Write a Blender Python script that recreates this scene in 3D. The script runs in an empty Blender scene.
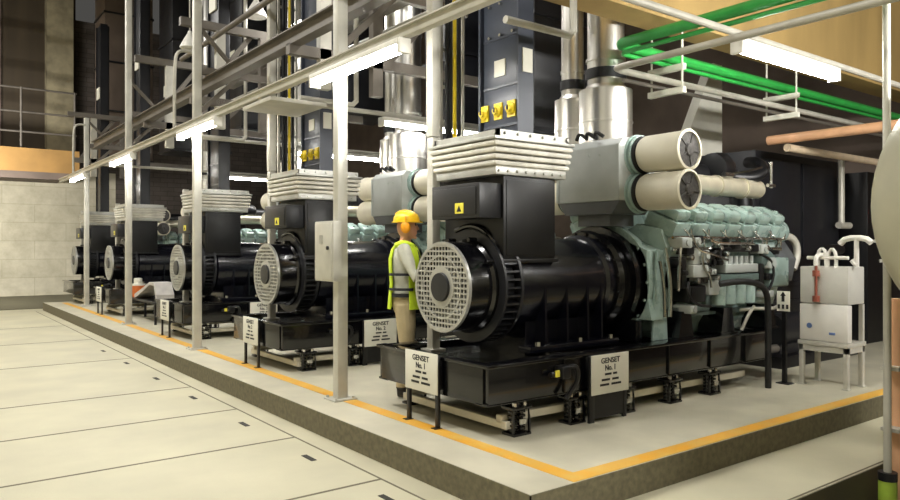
import bpy, bmesh, math, random
from mathutils import Vector, Matrix
random.seed(7)
SC = bpy.context.scene
COL = SC.collection
PI = math.pi

# ------------------------------------------------------------------ materials
def lin(h):
    h = h.lstrip('#')
    out = []
    for i in (0, 2, 4):
        c = int(h[i:i+2], 16) / 255
        out.append(c / 12.92 if c <= .04045 else ((c + .055) / 1.055) ** 2.4)
    return tuple(out) + (1,)

def mat(name, col, rough=.5, metal=0, var=.12, scale=6, bump=0, bscale=40, col2=None, emit=None, coat=0, stretch=None, alpha=None, trans=0):
    m = bpy.data.materials.new(name); m.use_nodes = True
    nt = m.node_tree; N = nt.nodes; L = nt.links
    p = N['Principled BSDF']
    c = lin(col)
    tc = N.new('ShaderNodeTexCoord'); mp = N.new('ShaderNodeMapping')
    L.new(tc.outputs['Object'], mp.inputs['Vector'])
    if stretch: mp.inputs['Scale'].default_value = stretch
    nz = N.new('ShaderNodeTexNoise'); nz.inputs['Scale'].default_value = scale; nz.inputs['Detail'].default_value = 6
    L.new(mp.outputs['Vector'], nz.inputs['Vector'])
    rp = N.new('ShaderNodeValToRGB')
    rp.color_ramp.elements[0].position = .32; rp.color_ramp.elements[1].position = .68
    c2 = lin(col2) if col2 else tuple(min(1, x * (1 + var)) for x in c[:3]) + (1,)
    c1 = tuple(x * (1 - var) for x in c[:3]) + (1,)
    rp.color_ramp.elements[0].color = c1 if not col2 else c
    rp.color_ramp.elements[1].color = c2
    L.new(nz.outputs['Fac'], rp.inputs['Fac']); L.new(rp.outputs['Color'], p.inputs['Base Color'])
    mr = N.new('ShaderNodeMapRange')
    mr.inputs['To Min'].default_value = max(.02, rough * .8); mr.inputs['To Max'].default_value = min(1, rough * 1.2)
    L.new(nz.outputs['Fac'], mr.inputs['Value']); L.new(mr.outputs['Result'], p.inputs['Roughness'])
    p.inputs['Metallic'].default_value = metal
    p.inputs['Coat Weight'].default_value = coat
    if trans: p.inputs['Transmission Weight'].default_value = trans
    if bump:
        n2 = N.new('ShaderNodeTexNoise'); n2.inputs['Scale'].default_value = bscale; n2.inputs['Detail'].default_value = 4
        L.new(mp.outputs['Vector'], n2.inputs['Vector'])
        b = N.new('ShaderNodeBump'); b.inputs['Strength'].default_value = bump; b.inputs['Distance'].default_value = .02
        L.new(n2.outputs['Fac'], b.inputs['Height']); L.new(b.outputs['Normal'], p.inputs['Normal'])
    if emit:
        p.inputs['Emission Color'].default_value = lin(emit[0]); p.inputs['Emission Strength'].default_value = emit[1]
    return m

def brick_mat(name, c1, c2, cm, w, h, rough=.85, mort=.012):
    m = mat(name, c1, rough, var=.1, scale=1.5, bump=.15, bscale=25)
    nt = m.node_tree; N = nt.nodes; L = nt.links; p = N['Principled BSDF']
    tc = N.new('ShaderNodeTexCoord'); sp = N.new('ShaderNodeSeparateXYZ'); cb = N.new('ShaderNodeCombineXYZ')
    ad = N.new('ShaderNodeMath'); ad.operation = 'ADD'
    L.new(tc.outputs['Object'], sp.inputs[0]); L.new(sp.outputs['X'], ad.inputs[0]); L.new(sp.outputs['Y'], ad.inputs[1])
    L.new(ad.outputs[0], cb.inputs['X']); L.new(sp.outputs['Z'], cb.inputs['Y'])
    br = N.new('ShaderNodeTexBrick')
    br.inputs['Scale'].default_value = 1; br.inputs['Brick Width'].default_value = w; br.inputs['Row Height'].default_value = h
    br.inputs['Mortar Size'].default_value = mort; br.inputs['Mortar Smooth'].default_value = .3
    br.inputs['Color1'].default_value = lin(c1); br.inputs['Color2'].default_value = lin(c2); br.inputs['Mortar'].default_value = lin(cm)
    L.new(cb.outputs[0], br.inputs['Vector'])
    nz = N.new('ShaderNodeTexNoise'); nz.inputs['Scale'].default_value = 2.2; nz.inputs['Detail'].default_value = 10; nz.inputs['Roughness'].default_value = .7
    L.new(tc.outputs['Object'], nz.inputs['Vector'])
    mx = N.new('ShaderNodeMixRGB'); mx.blend_type = 'MULTIPLY'; mx.inputs['Fac'].default_value = .6
    rp = N.new('ShaderNodeValToRGB'); rp.color_ramp.elements[0].position = .35; rp.color_ramp.elements[1].position = .65
    rp.color_ramp.elements[0].color = (.6, .58, .54, 1)
    L.new(nz.outputs['Fac'], rp.inputs['Fac']); L.new(br.outputs['Color'], mx.inputs['Color1']); L.new(rp.outputs['Color'], mx.inputs['Color2'])
    L.new(mx.outputs['Color'], p.inputs['Base Color'])
    return m

M = {}
M['floor'] = mat('screed_concrete', '#bfbaa0', .55, var=.1, scale=1.3, bump=.05, bscale=60)
M['floor_dark'] = mat('dark_and_shade_concrete', '#57533f', .7, var=.2, scale=1.5, bump=.05)  # dark channel concrete, also used as painted shade by the far wall
M['plinth'] = mat('plinth_concrete', '#c0bba6', .5, var=.12, scale=2.2, bump=.04, bscale=70)
M['band'] = mat('olive_band_paint', '#69634d', .85, var=.25, scale=22)
M['yellow_line'] = mat('yellow_floor_paint', '#e3a326', .5, scale=5, col2='#dcb45c')
M['joint'] = mat('joint_filler', '#6a6452', .85)
M['slot'] = mat('slot_dark', '#2c2a24', .8)
M['block'] = brick_mat('pale_blockwork', '#c9c3ae', '#bfb9a3', '#b1ab95', 1.9, .62, .9)
M['brick'] = brick_mat('brown_brick', '#5a524c', '#4e4741', '#3e3934', .5, .17)
M['olive_wall'] = mat('olive_brown_panel', '#43392a', .7, var=.2, scale=1, stretch=(3, 3, .15))
M['stone'] = mat('rough_stone_column', '#8f866c', .9, var=.25, scale=3, bump=.6, bscale=7)
M['ochre'] = mat('ochre_beam', '#a17c46', .8, var=.14, scale=1.6, bump=.05)
M['ochre_wall'] = mat('ochre_concrete', '#a68b56', .85, var=.2, scale=1.2, bump=.08, stretch=(1.4, 1.4, .35))
M['dark_wall'] = mat('dark_brown_wall', '#6a5d54', .85, var=.2, scale=1.5)
M['roof'] = mat('dark_roof', '#25211e', .9)
M['black'] = mat('black_gloss_paint', '#08080b', .2, var=.15, scale=5, coat=.35)
M['black_blue'] = mat('blue_black_paint', '#0c0d16', .24, var=.2, scale=5, coat=.2)
M['black_matt'] = mat('black_matt', '#09090c', .42, var=.2)
M['charcoal'] = mat('charcoal_paint', '#1c1d21', .4, var=.1)
M['rubber'] = mat('rubber', '#121214', .55)
M['guard'] = mat('pale_fan_guard', '#b9b9b4', .35, metal=.6, var=.1)
M['teal'] = mat('grey_teal_engine_paint', '#9db3ad', .28, var=.12, scale=7, coat=.25)
M['teal_dark'] = mat('dark_teal_engine_paint', '#5d6f6c', .35, var=.15, scale=7, coat=.2)
M['steel'] = mat('bright_steel', '#c9c9c6', .22, metal=1, var=.08, scale=3)
M['chrome'] = mat('chromed_cladding', '#dcdad4', .34, metal=1, var=.12, scale=3, stretch=(6, 6, .2))
M['manifold'] = mat('pale_manifold', '#cfc8b2', .3, metal=.5, var=.1)
M['cream'] = mat('cream_filter_paint', '#dcd6c2', .5, var=.05)
M['meshcap'] = mat('grey_perforated_cap', '#4a4846', .5, metal=.4, var=.4, scale=40)
M['grey_box'] = mat('pale_grey_paint', '#aeb3b0', .45, var=.06)
M['grey_dark'] = mat('mid_grey_paint', '#55585a', .5)
M['post'] = mat('galvanised_post', '#c2c0b6', .4, metal=.15, var=.1, scale=5)
M['beam'] = mat('grey_steel_beam', '#6d675f', .5, metal=.3, var=.15, scale=4)
M['beam_pale'] = mat('pale_steel_tube', '#bbb8ad', .45, metal=.15, var=.1)
M['adapter'] = mat('white_fabric_bellows', '#cbc8bd', .6, var=.14, scale=7, bump=.25, bscale=16)
M['adapter_flange'] = mat('galvanised_flange', '#b4b4ae', .4, metal=.5)
M['slate'] = mat('slate_blue_cabinet', '#353a46', .4, var=.08)
M['cab_dark'] = mat('dark_cabinet', '#16171c', .4, var=.15)
M['yellow'] = mat('yellow_plastic', '#e3c71f', .45)
M['sticker'] = mat('yellow_sticker', '#e8dc4a', .5)
M['white'] = mat('white_plate', '#dcdacd', .5, var=.04)
M['ink'] = mat('black_ink', '#17171a', .6)
M['green'] = mat('green_pipe_paint', '#2b9a42', .4, var=.12)
M['orange_pipe'] = mat('salmon_pipe_paint', '#e8b48c', .45, var=.08)
M['pale_pipe'] = mat('pale_pipe_paint', '#cbb79c', .45)
M['tank'] = mat('cream_tank_paint', '#aba78f', .45, var=.06, scale=3)
M['plastic'] = mat('milky_plastic', '#d6d4cc', .35, var=.06, trans=.15)
M['plastic_white'] = mat('white_plastic', '#e0ddd6', .4, var=.05)
M['red_brown'] = mat('red_brown_valve', '#8a4a38', .5)
M['blue'] = mat('blue_mark', '#6178a8', .5)
M['lime'] = mat('lime_paint', '#a9c84a', .5, var=.2)
M['tube'] = mat('fluorescent_tube', '#ffffff', .3, emit=('#fffdf7', 55))
M['lamp_white'] = mat('white_lamp_housing', '#e6e4dc', .4)
M['red_led'] = mat('red_indicator', '#ff2010', .4, emit=('#ff2a18', 8))
M['skin'] = mat('skin', '#c08e74', .5, var=.05)
M['shirt'] = mat('pale_grey_shirt', '#b9b9aa', .85, var=.1, scale=10, bump=.3, bscale=14)
M['khaki'] = mat('khaki_cloth', '#b3a37e', .85, var=.1, scale=10, bump=.3, bscale=12)
M['boot'] = mat('dark_boot', '#2c2722', .6)
M['eye'] = mat('eye_dark', '#1a1410', .3)
M['hivis'] = mat('lime_yellow_vest', '#c6e02a', .7, var=.06)
M['hat'] = mat('yellow_hard_hat', '#f0c018', .35)
M['muff'] = mat('orange_ear_cup', '#e89a10', .45)
M['strap'] = mat('dark_strap', '#23242a', .7)
M['orange'] = mat('orange_plastic', '#d97438', .5)
M['sheet'] = mat('pale_grey_sheet', '#b9b5b0', .7)

# ------------------------------------------------------------------ mesh builder
def frame_of(d):
    d = Vector(d).normalized()
    a = Vector((0, 0, 1)) if abs(d.z) < .9 else Vector((1, 0, 0))
    u = a.cross(d).normalized(); v = d.cross(u).normalized()
    return d, u, v

class MB:
    def __init__(s): s.bm = bmesh.new(); s.mi = 0
    def face(s, vs):
        try:
            f = s.bm.faces.new(vs); f.material_index = s.mi; return f
        except ValueError: return None
    def box(s, x0, x1, y0, y1, z0, z1, bev=0, mtx=None):
        b = bmesh.new()
        bmesh.ops.create_cube(b, size=1)
        for v in b.verts:
            v.co = Vector(((x0 + x1) / 2 + v.co.x * (x1 - x0), (y0 + y1) / 2 + v.co.y * (y1 - y0), (z0 + z1) / 2 + v.co.z * (z1 - z0)))
        if bev: bmesh.ops.bevel(b, geom=b.edges[:], offset=bev, segments=2, affect='EDGES', profile=.5)
        s.merge(b, mtx); return s
    def merge(s, b, mtx=None):
        mp = {}
        for v in b.verts: mp[v] = s.bm.verts.new(mtx @ v.co if mtx else v.co)
        for f in b.faces: s.face([mp[v] for v in f.verts])
        b.free()
    def bar(s, p, q, w, h, bev=0):
        """a rectangular bar from p to q, w across, h tall"""
        p, q = Vector(p), Vector(q); d, u, v = frame_of(q - p)
        m = Matrix((u, v, d)).transposed().to_4x4(); m.translation = p
        L = (q - p).length
        return s.box(-w / 2, w / 2, -h / 2, h / 2, 0, L, bev, m)
    def cyl(s, p, q, r, r2=None, seg=20, cap=True):
        p, q = Vector(p), Vector(q); d, u, v = frame_of(q - p); r2 = r if r2 is None else r2
        A = [s.bm.verts.new(p + (u * math.cos(2*PI*i/seg) + v * math.sin(2*PI*i/seg)) * r) for i in range(seg)]
        B = [s.bm.verts.new(q + (u * math.cos(2*PI*i/seg) + v * math.sin(2*PI*i/seg)) * r2) for i in range(seg)]
        for i in range(seg): s.face((A[i], A[(i+1) % seg], B[(i+1) % seg], B[i]))
        if cap: s.face(A[::-1]); s.face(B)
        return s
    def lathe(s, o, axis, prof, seg=32, closed=False, caps=True, scale=(1, 1)):
        """prof: (along, radius) pairs"""
        o = Vector(o); d, u, v = frame_of(axis); rings = []
        for t, r in prof:
            rings.append([s.bm.verts.new(o + d * t + (u * math.cos(2*PI*i/seg) * scale[0] + v * math.sin(2*PI*i/seg) * scale[1]) * max(r, 1e-4)) for i in range(seg)])
        n = len(rings)
        for k in range(n if closed else n - 1):
            a, b = rings[k], rings[(k + 1) % n]
            for i in range(seg): s.face((a[i], a[(i+1) % seg], b[(i+1) % seg], b[i]))
        if caps and not closed: s.face(rings[0][::-1]); s.face(rings[-1])
        return s
    def ring(s, o, axis, r0, r1, t0, t1, seg=32):
        return s.lathe(o, axis, [(t0, r0), (t0, r1), (t1, r1), (t1, r0)], seg, closed=True)
    def tube(s, pts, r, seg=10, smooth=0):
        pts = [Vector(p) for p in pts]
        for _ in range(smooth):
            q = [pts[0]]
            for a, b in zip(pts, pts[1:]): q += [a * .75 + b * .25, a * .25 + b * .75]
            pts = q + [pts[-1]]
        rings = []; d, u, v = frame_of(pts[1] - pts[0])
        for i, p in enumerate(pts):
            t = ((pts[i+1] - p).normalized() if i < len(pts) - 1 else Vector((0, 0, 0))) + ((p - pts[i-1]).normalized() if i else Vector((0, 0, 0)))
            t.normalize(); u = (u - t * u.dot(t)).normalized(); v = t.cross(u)
            rr = r[min(i, len(r)-1)] if isinstance(r, (list, tuple)) else r
            rings.append([s.bm.verts.new(p + (u * math.cos(2*PI*k/seg) + v * math.sin(2*PI*k/seg)) * rr) for k in range(seg)])
        for a, b in zip(rings, rings[1:]):
            for k in range(seg): s.face((a[k], a[(k+1) % seg], b[(k+1) % seg], b[k]))
        s.face(rings[0][::-1]); s.face(rings[-1]); return s
    def prism(s, poly, axis, a0, a1, bev=0):
        """poly in the two axes other than `axis`, in order; extruded a0..a1"""
        def co(p, a): return {'x': (a, p[0], p[1]), 'y': (p[0], a, p[1]), 'z': (p[0], p[1], a)}[axis]
        b = bmesh.new()
        A = [b.verts.new(co(p, a0)) for p in poly]; B = [b.verts.new(co(p, a1)) for p in poly]; n = len(poly)
        for i in range(n): b.faces.new((A[i], A[(i+1) % n], B[(i+1) % n], B[i]))
        b.faces.new(A[::-1]); b.faces.new(B)
        if bev: bmesh.ops.bevel(b, geom=b.edges[:], offset=bev, segments=2, affect='EDGES', profile=.5)
        s.merge(b); return s
    def ball(s, c, rx, ry=None, rz=None, seg=16):
        b = bmesh.new(); bmesh.ops.create_uvsphere(b, u_segments=seg, v_segments=max(6, seg // 2 + 2), radius=1)
        for v in b.verts: v.co = Vector((c[0] + v.co.x * rx, c[1] + v.co.y * (ry or rx), c[2] + v.co.z * (rz or rx)))
        s.merge(b); return s
    def build(s, name, mats, parent=None, origin=None, smooth=True, angle=34):
        bmesh.ops.recalc_face_normals(s.bm, faces=s.bm.faces[:])
        me = bpy.data.meshes.new(name)
        o = Vector(origin) if origin is not None else (Vector(parent['o']) if parent is not None and 'o' in parent else Vector((0, 0, 0)))
        bmesh.ops.translate(s.bm, vec=-o, verts=s.bm.verts[:])
        s.bm.to_mesh(me); s.bm.free()
        for m in (mats if isinstance(mats, (list, tuple)) else [mats]): me.materials.append(m)
        if smooth:
            me.polygons.foreach_set('use_smooth', [True] * len(me.polygons)); me.set_sharp_from_angle(angle=math.radians(angle))
        ob = bpy.data.objects.new(name, me); COL.objects.link(ob)
        if parent is not None: ob.parent = parent; ob['o'] = tuple(o)
        else: ob.location = o; ob['o'] = tuple(o)
        return ob

def tag(o, label, cat, group=None, kind=None):
    if label: o['label'] = label
    if cat: o['category'] = cat
    if group: o['group'] = group
    if kind: o['kind'] = kind
    return o
def thing(name, label, cat, loc, group=None):
    e = bpy.data.objects.new(name, None); COL.objects.link(e); e.location = loc; e['o'] = tuple(loc); e.empty_display_size = .2
    return tag(e, label, cat, group)
def struct(o): o['kind'] = 'structure'; return o
def copy_tree(root, dloc, label, group=None):
    r = root.copy(); COL.objects.link(r); r.location = Vector(root.location) + Vector(dloc); r['label'] = label
    if group: r['group'] = group
    for ch in list(root.children):
        c = ch.copy(); COL.objects.link(c); c.parent = r
        for g in list(ch.children):
            d = g.copy(); COL.objects.link(d); d.parent = c
    return r
def text_into(mb, txt, size, mtx, bold=.012, sx=1.0):
    cu = bpy.data.curves.new('lettering', 'FONT'); cu.body = txt; cu.size = size; cu.align_x = 'CENTER'; cu.align_y = 'CENTER'; cu.offset = bold * size; cu.extrude = .0012
    ob = bpy.data.objects.new('lettering', cu); COL.objects.link(ob)
    bpy.context.view_layer.update()
    me = bpy.data.meshes.new_from_object(ob.evaluated_get(bpy.context.evaluated_depsgraph_get()))
    bpy.data.objects.remove(ob); bpy.data.curves.remove(cu)
    b = bmesh.new(); b.from_mesh(me); bpy.data.meshes.remove(me)
    for v in b.verts: v.co.x *= sx
    mb.merge(b, mtx)

# ------------------------------------------------------------------ camera
cam = bpy.data.cameras.new('camera'); co = bpy.data.objects.new('camera', cam); COL.objects.link(co)
TH = math.atan(545 / 720)
co.location = (-2.8626, -3.0162, 1.62)
co.rotation_euler = (PI / 2, 0, -TH + 0)
fwd = Vector((math.sin(TH), math.cos(TH), 0))
cam.sensor_width = 36; cam.lens = 720 / 900 * 36; cam.shift_y = -(248 - 250) / 900 * -1
cam.clip_end = 200
SC.camera = co

PZ = .2      # plinth top
# ------------------------------------------------------------------ setting
b = MB(); b.box(-7, 0, -8, 25, -.3, 0); b.box(0, 10.5, -.66, 0, -.4, 0); b.box(0, 10.5, 18.3, 25, -.3, 0); struct(b.build('floor', M['floor'], smooth=False))
b = MB(); b.box(0, 10.5, -8, -.66, -.4, -.25); struct(b.build('floor_channel', M['floor_dark'], smooth=False))
b = MB(); b.box(-6.5, 10.4, 18.9, 24.9, 0, .012); struct(b.build('floor_back_shade', M['floor_dark'], smooth=False))  # shade near the far wall put into a darker floor slab
b = MB(); b.box(.004, 10.5, .004, 18.3, 0, PZ); struct(b.build('floor_plinth', M['plinth'], smooth=False))
b = MB(); b.box(-.004, .004, -.004, 18.3, 0, PZ - .002); b.box(-.004, 10.5, -.004, .004, 0, PZ - .002); struct(b.build('baseboard_front', M['band'], smooth=False))
b = MB()
b.box(.37, .50, .14, 17.9, PZ, PZ + .003); b.box(.37, 10.2, .01, .14, PZ, PZ + .003)
struct(b.build('floor_marking', M['yellow_line'], smooth=False))
b = MB()
for y in (-4.2, -2.8, -1.4, 1.3, 2.7, 4.05, 5.5, 8.25, 11, 13.8): b.box(-6.5, -.2, y - .012, y + .012, 0, .002)
b.box(-.208, -.192, -8, 18, 0, .002); b.box(-.2, 10, -.648, -.634, 0, .002)
struct(b.build('floor_joint', M['joint'], smooth=False))
b = MB()
for y in (-.5, .93, 2.07, 3.4, 4.87, 6.3, 7.8, 9.3): b.box(-.4, -.355, y - .09, y + .09, 0, .003)
struct(b.build('floor_slot', M['slot'], smooth=False))
b = MB(); b.box(0, 10.5, -.668, -.66, -.25, -.004); struct(b.build('baseboard_channel', M['floor_dark'], smooth=False))
# walls
b = MB(); b.box(-7, 3.2, 25, 25.3, 0, 4.3); struct(b.build('wall_back', M['block'], smooth=False))
b = MB(); b.box(3.2, 10.8, 25, 25.3, 0, 9.6); b.box(1.9, 3.2, 25, 25.3, 4.3, 9.6); struct(b.build('wall_back_brick', M['brick'], smooth=False))
b = MB(); b.box(-7, 1.9, 25, 25.3, 4.3, 12); struct(b.build('wall_back_upper', M['olive_wall'], smooth=False))
b = MB(); b.box(.95, 1.75, 24.5, 25, 3.95, 12); struct(b.build('trim_1', M['stone'], smooth=False))
b = MB()
for x in (-3.3, -1.9, -.45): b.box(x, x + .12, 24.9, 25, 4.6, 12)
struct(b.build('trim_2', M['dark_wall'], smooth=False))
b = MB(); b.box(-7, 1.5, 22, 25, 3.93, 4.64); struct(b.build('beam_mezzanine', M['ochre'], smooth=False))
b = MB(); b.box(-7, 1.2, 21.97, 22.0, 3.72, 3.93); b.box(-7, 1.3, 22, 25, 3.85, 3.93); struct(b.build('beam_ledge', M['dark_wall'], smooth=False))
b = MB(); b.box(10.5, 10.8, -8, 25, -.3, 12); struct(b.build('wall_right', M['dark_wall'], smooth=False))
b = MB(); b.box(-7.3, -7, -8, 25.3, -.3, 12); struct(b.build('wall_left', M['block'], smooth=False))
b = MB(); b.box(-7.3, 10.8, -8.3, -8, -.3, 12); struct(b.build('wall_front', M['block'], smooth=False))
b = MB(); b.box(-7.3, 10.8, -8.3, 25.3, 12, 12.3); struct(b.build('ceiling', M['roof'], smooth=False))
# deep ochre concrete beam over the near bay
b = MB(); b.box(1.64, 10.5, 1.25, 1.6, 3.83, 7.5); struct(b.build('beam_concrete', M['ochre_wall'], smooth=False))
b = MB(); b.box(8.35, 8.95, 1.235, 1.25, 4.0, 4.75); struct(b.build('window_1', M['black_matt'], smooth=False))

# ------------------------------------------------------------------ generator sets
YC = 1.735; AZ = 1.30
def make_generator(label):
    R_ = thing('diesel_generator', label, 'generator', (2.4, YC, PZ), 'diesel generator sets in a row')
    # skid
    b = MB()
    for y0, y1, yf in ((1.0, 1.05, 1.0), (2.45, 2.5, 2.36)):
        b.box(.53, 4.37, y0, y1, .46, .75, .004)
        b.box(.515, 4.385, yf - (.02 if yf == 1.0 else 0), yf + .14, .735, .76, .004)
        b.box(.515, 4.385, yf, yf + .14, .455, .475, .004)
    for x in (.515, 1.45, 2.5, 3.4, 4.33): b.box(x, x + .05, 1.05, 2.45, .46, .75, .004)
    b.box(.5, .6, .98, 2.52, .737, .762, .004)
    b.box(.56, 4.33, 1.05, 2.45, .68, .70)
    for x in (1.3, 1.75, 2.65, 3.3, 3.9): b.box(x, x + .015, .985, 1.0, .475, .735)
    b.build('skid_frame', M['black'], R_)
    b = MB(); b.box(.74, .80, 1.05, 2.45, .25, .31, .004); b.box(.74, 4.1, 1.10, 1.16, .29, .35, .004); b.box(.74, 4.1, 2.34, 2.4, .29, .35, .004)
    b.build('base_rail', M['cream'], R_)
    for x in (.86, 1.47, 2.1, 2.77, 3.40):
        for y in (1.06, 2.44):
            b = MB(); b.box(x - .09, x + .09, y - .07, y + .07, .2, .22, .003)
            for dx in (-.045, .045):
                for k in range(5): b.ring((x + dx, y, .235 + k * .032), (0, 0, 1), .018, .036, 0, .016, 12)
                b.cyl((x + dx, y, .22), (x + dx, y, .40), .017, seg=8)
            b.box(x - .1, x + .1, y - .065, y + .065, .395, .42, .003)
            b.cyl((x, y, .42), (x, y, .455), .03, seg=10)
            for sx in (-1, 1): b.prism([(x + sx*.09, .22), (x + sx*.09, .32), (x + sx*.075, .395), (x + sx*.075, .22)], 'y', y - .06, y - .045)
            i = b.build('spring_isolator', M['black'], R_)
            for dx in (-.05, .05):
                b = MB(); b.cyl((x + dx, y - .035, .42), (x + dx, y - .035, .448), .019, seg=6); b.build('nut', M['steel'], i)
            b = MB(); b.box(x - .035, x + .035, y - .078, y - .07, .29, .33); b.build('name_plate', M['steel'], i)
    # alternator
    b = MB(); o = (0, YC, AZ)
    b.lathe(o, (1, 0, 0), [(1.16, .40), (1.18, .425), (1.30, .425), (1.31, .41), (2.2, .41), (2.22, .44), (2.30, .44), (2.31, .40)], 48)
    for x in (1.42, 1.68, 1.94, 2.12):
        b.prism([(YC - .42, .76), (YC - .41, AZ), (YC + .41, AZ), (YC + .42, .76)], 'x', x, x + .025)
    for sy in (-1, 1): b.box(1.2, 2.3, YC + sy * .40 - .07, YC + sy * .40 + .07, .755, .81, .004)
    b.box(1.3, 2.2, YC - .30, YC + .30, .70, 1.0)
    b.build('alternator_frame', M['black_blue'], R_)
    for x in (1.3, 1.8, 2.2):
        b = MB(); b.cyl((x, YC - .455, .81), (x, YC - .455, .845), .025, seg=6); b.build('foot_bolt', M['steel'], R_)
    b = MB()
    b.ring(o, (1, 0, 0), .30, .475, 1.10, 1.13, 48); b.ring(o, (1, 0, 0), .30, .475, .93, .955, 48)
    b.ring(o, (1, 0, 0), .28, .40, .955, 1.18, 48)
    for i in range(44):
        a = 2*PI*i/44; m = Matrix.Translation(Vector(o)) @ Matrix.Rotation(a, 4, 'X')
        b.box(.95, 1.12, -.008, .008, .40, .468, 0, m)
    b.build('louvre_ring', M['charcoal'], R_)
    b = MB()
    b.lathe(o, (1, 0, 0), [(.93, .395), (.90, .395), (.88, .372), (.70, .372), (.66, .365), (.655, .34), (.72, .335), (.93, .335)], 48, closed=True)
    b.build('fan_cowl', M['black'], R_)
    b = MB()
    for k in range(-8, 9):
        t = k * .042; h = math.sqrt(max(0, .36**2 - t*t))
        b.box(.648, .655, YC + t - .0075, YC + t + .0075, AZ - h, AZ + h); b.box(.642, .648, YC - h, YC + h, AZ + t - .0075, AZ + t + .0075)
    b.ring(o, (1, 0, 0), .12, .17, .640, .652, 40); b.ring(o, (1, 0, 0), .25, .265, .640, .648, 40)
    b.ring(o, (1, 0, 0), .345, .372, .640, .668, 48)
    g = b.build('fan_guard', M['guard'], R_)
    b = MB(); b.lathe(o, (1, 0, 0), [(.615, .02), (.62, .115), (.65, .12)], 32); b.build('hub_cap', M['charcoal'], g)
    b = MB()
    b.lathe(o, (1, 0, 0), [(.80, .12), (.72, .13), (.70, .10)], 24)
    for i in range(10):
        m = Matrix.Translation(Vector(o)) @ Matrix.Rotation(2*PI*i/10, 4, 'X') @ Matrix.Translation((.75, 0, .22)) @ Matrix.Rotation(.6, 4, 'Z')
        b.box(-.05, .05, -.006, .006, -.1, .105, 0, m)
    b.build('fan_impeller', M['guard'], R_)
    b = MB()
    for a in (.5, 1.2, 1.9, 2.6):
        for x in (.82, 1.03): b.cyl((x, YC + .41*math.cos(a)*(-1 if x > 1 else 1), AZ + .41*math.sin(a)), (x + .08, YC + .41*math.cos(a)*(-1 if x > 1 else 1), AZ + .41*math.sin(a)), .02, seg=8)
    b.tube([(.98, YC - .3, AZ + .34), (.95, YC - .2, AZ + .47), (.95, YC, AZ + .52), (.95, YC + .2, AZ + .47)], .022, 8, 2)
    b.build('lifting_lug', M['black'], R_)
    # terminal box
    b = MB(); b.box(.97, 1.555, 1.335, 2.12, 1.52, 2.205, .008)
    b.prism([(1.0, 1.66), (1.5, 1.66), (1.52, 1.53), (.98, 1.53)], 'y', 1.36, 2.1)
    b.box(.95, 1.575, 1.315, 2.14, 1.50, 1.53, .004)
    b.box(1.0, 1.52, 1.328, 1.337, 1.56, 2.17, .003)
    b.build('terminal_box', M['black_matt'], R_)
    b = MB(); b.box(.74, .965, 1.36, 2.0, 1.86, 2.14, .006); b.box(.732, .742, 1.40, 1.96, 1.89, 2.11, .003)
    pn = b.build('control_panel', M['charcoal'], R_)
    b = MB(); b.box(.727, .733, 1.55, 1.66, 1.90, 1.985); b.build('warning_sticker', M['sticker'], pn)['label'] = 'yellow sticker'
    b = MB(); b.prism([(1.605, 1.965), (1.575, 1.915), (1.635, 1.915)], 'x', .7245, .7272); b.build('hazard_mark', M['ink'], pn)
    # white cable post beside the terminal box
    b = MB(); b.box(.90, .985, 2.215, 2.30, .70, 2.615, .006); b.box(.86, 1.02, 2.18, 2.34, .70, .715)
    b.build('cable_channel', M['beam_pale'], R_)['label'] = 'white cable channel'
    # flywheel housing
    b = MB()
    b.lathe(o, (1, 0, 0), [(2.30, .40), (2.31, .47), (2.36, .49), (2.38, .46), (2.46, .46), (2.47, .53), (2.53, .53), (2.54, .48), (2.56, .5), (2.62, .5)], 48)
    for i in range(20):
        a = 2*PI*(i + .5)/20; b.cyl((2.29, YC + .455*math.cos(a), AZ + .455*math.sin(a)), (2.32, YC + .455*math.cos(a), AZ + .455*math.sin(a)), .016, seg=6)
    b.box(2.48, 2.56, YC - .52, YC + .52, .76, .95, .004)
    b.build('coupling_housing', M['black'], R_)
    b = MB()
    b.lathe(o, (1, 0, 0), [(2.62, .56), (2.68, .56), (2.70, .52), (2.86, .50)], 40)
    for i in range(20):
        a = 2*PI*i/20; b.cyl((2.61, YC + .535*math.cos(a), AZ + .535*math.sin(a)), (2.70, YC + .535*math.cos(a), AZ + .535*math.sin(a)), .014, seg=6)
    b.prism([(1.14, .95), (1.2, 1.15), (1.2, 1.6), (YC, 1.82), (2.27, 1.6), (2.27, 1.15), (2.33, .95)], 'x', 2.62, 2.84, .01)
    for y in (1.165, 2.29): b.prism([(2.66, .76), (2.88, .76), (2.82, 1.6), (2.72, 1.6)], 'y', y, y + .02)
    b.build('flywheel_housing', M['teal'], R_)
    # engine block, crankcase
    b = MB()
    b.prism([(1.30, .96), (1.30, 1.24), (1.22, 1.30), (1.13, 1.62), (1.2, 1.80), (1.48, 1.86), (YC, 1.72), (1.99, 1.86), (2.27, 1.80), (2.34, 1.62), (2.25, 1.30), (2.17, 1.24), (2.17, .96)], 'x', 2.82, 4.86, .012)
    b.prism([(1.36, .80), (1.36, .97), (2.11, .97), (2.11, .80)], 'x', 2.9, 4.75, .02)
    for k in range(8): b.box(2.93 + k * .235, 3.08 + k * .235, 1.255, 1.31, 1.03, 1.22, .01)
    b.build('engine_block', M['teal'], R_)
    b = MB(); b.prism([(1.40, .74), (1.28, .97), (2.19, .97), (2.07, .74)], 'x', 2.95, 4.7, .02)
    for k in range(7): b.cyl((3.05 + k*.26, 1.285, .945), (3.05 + k*.26, 1.26, .945), .016, seg=6)
    b.build('oil_sump', M['teal'], R_)
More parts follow.
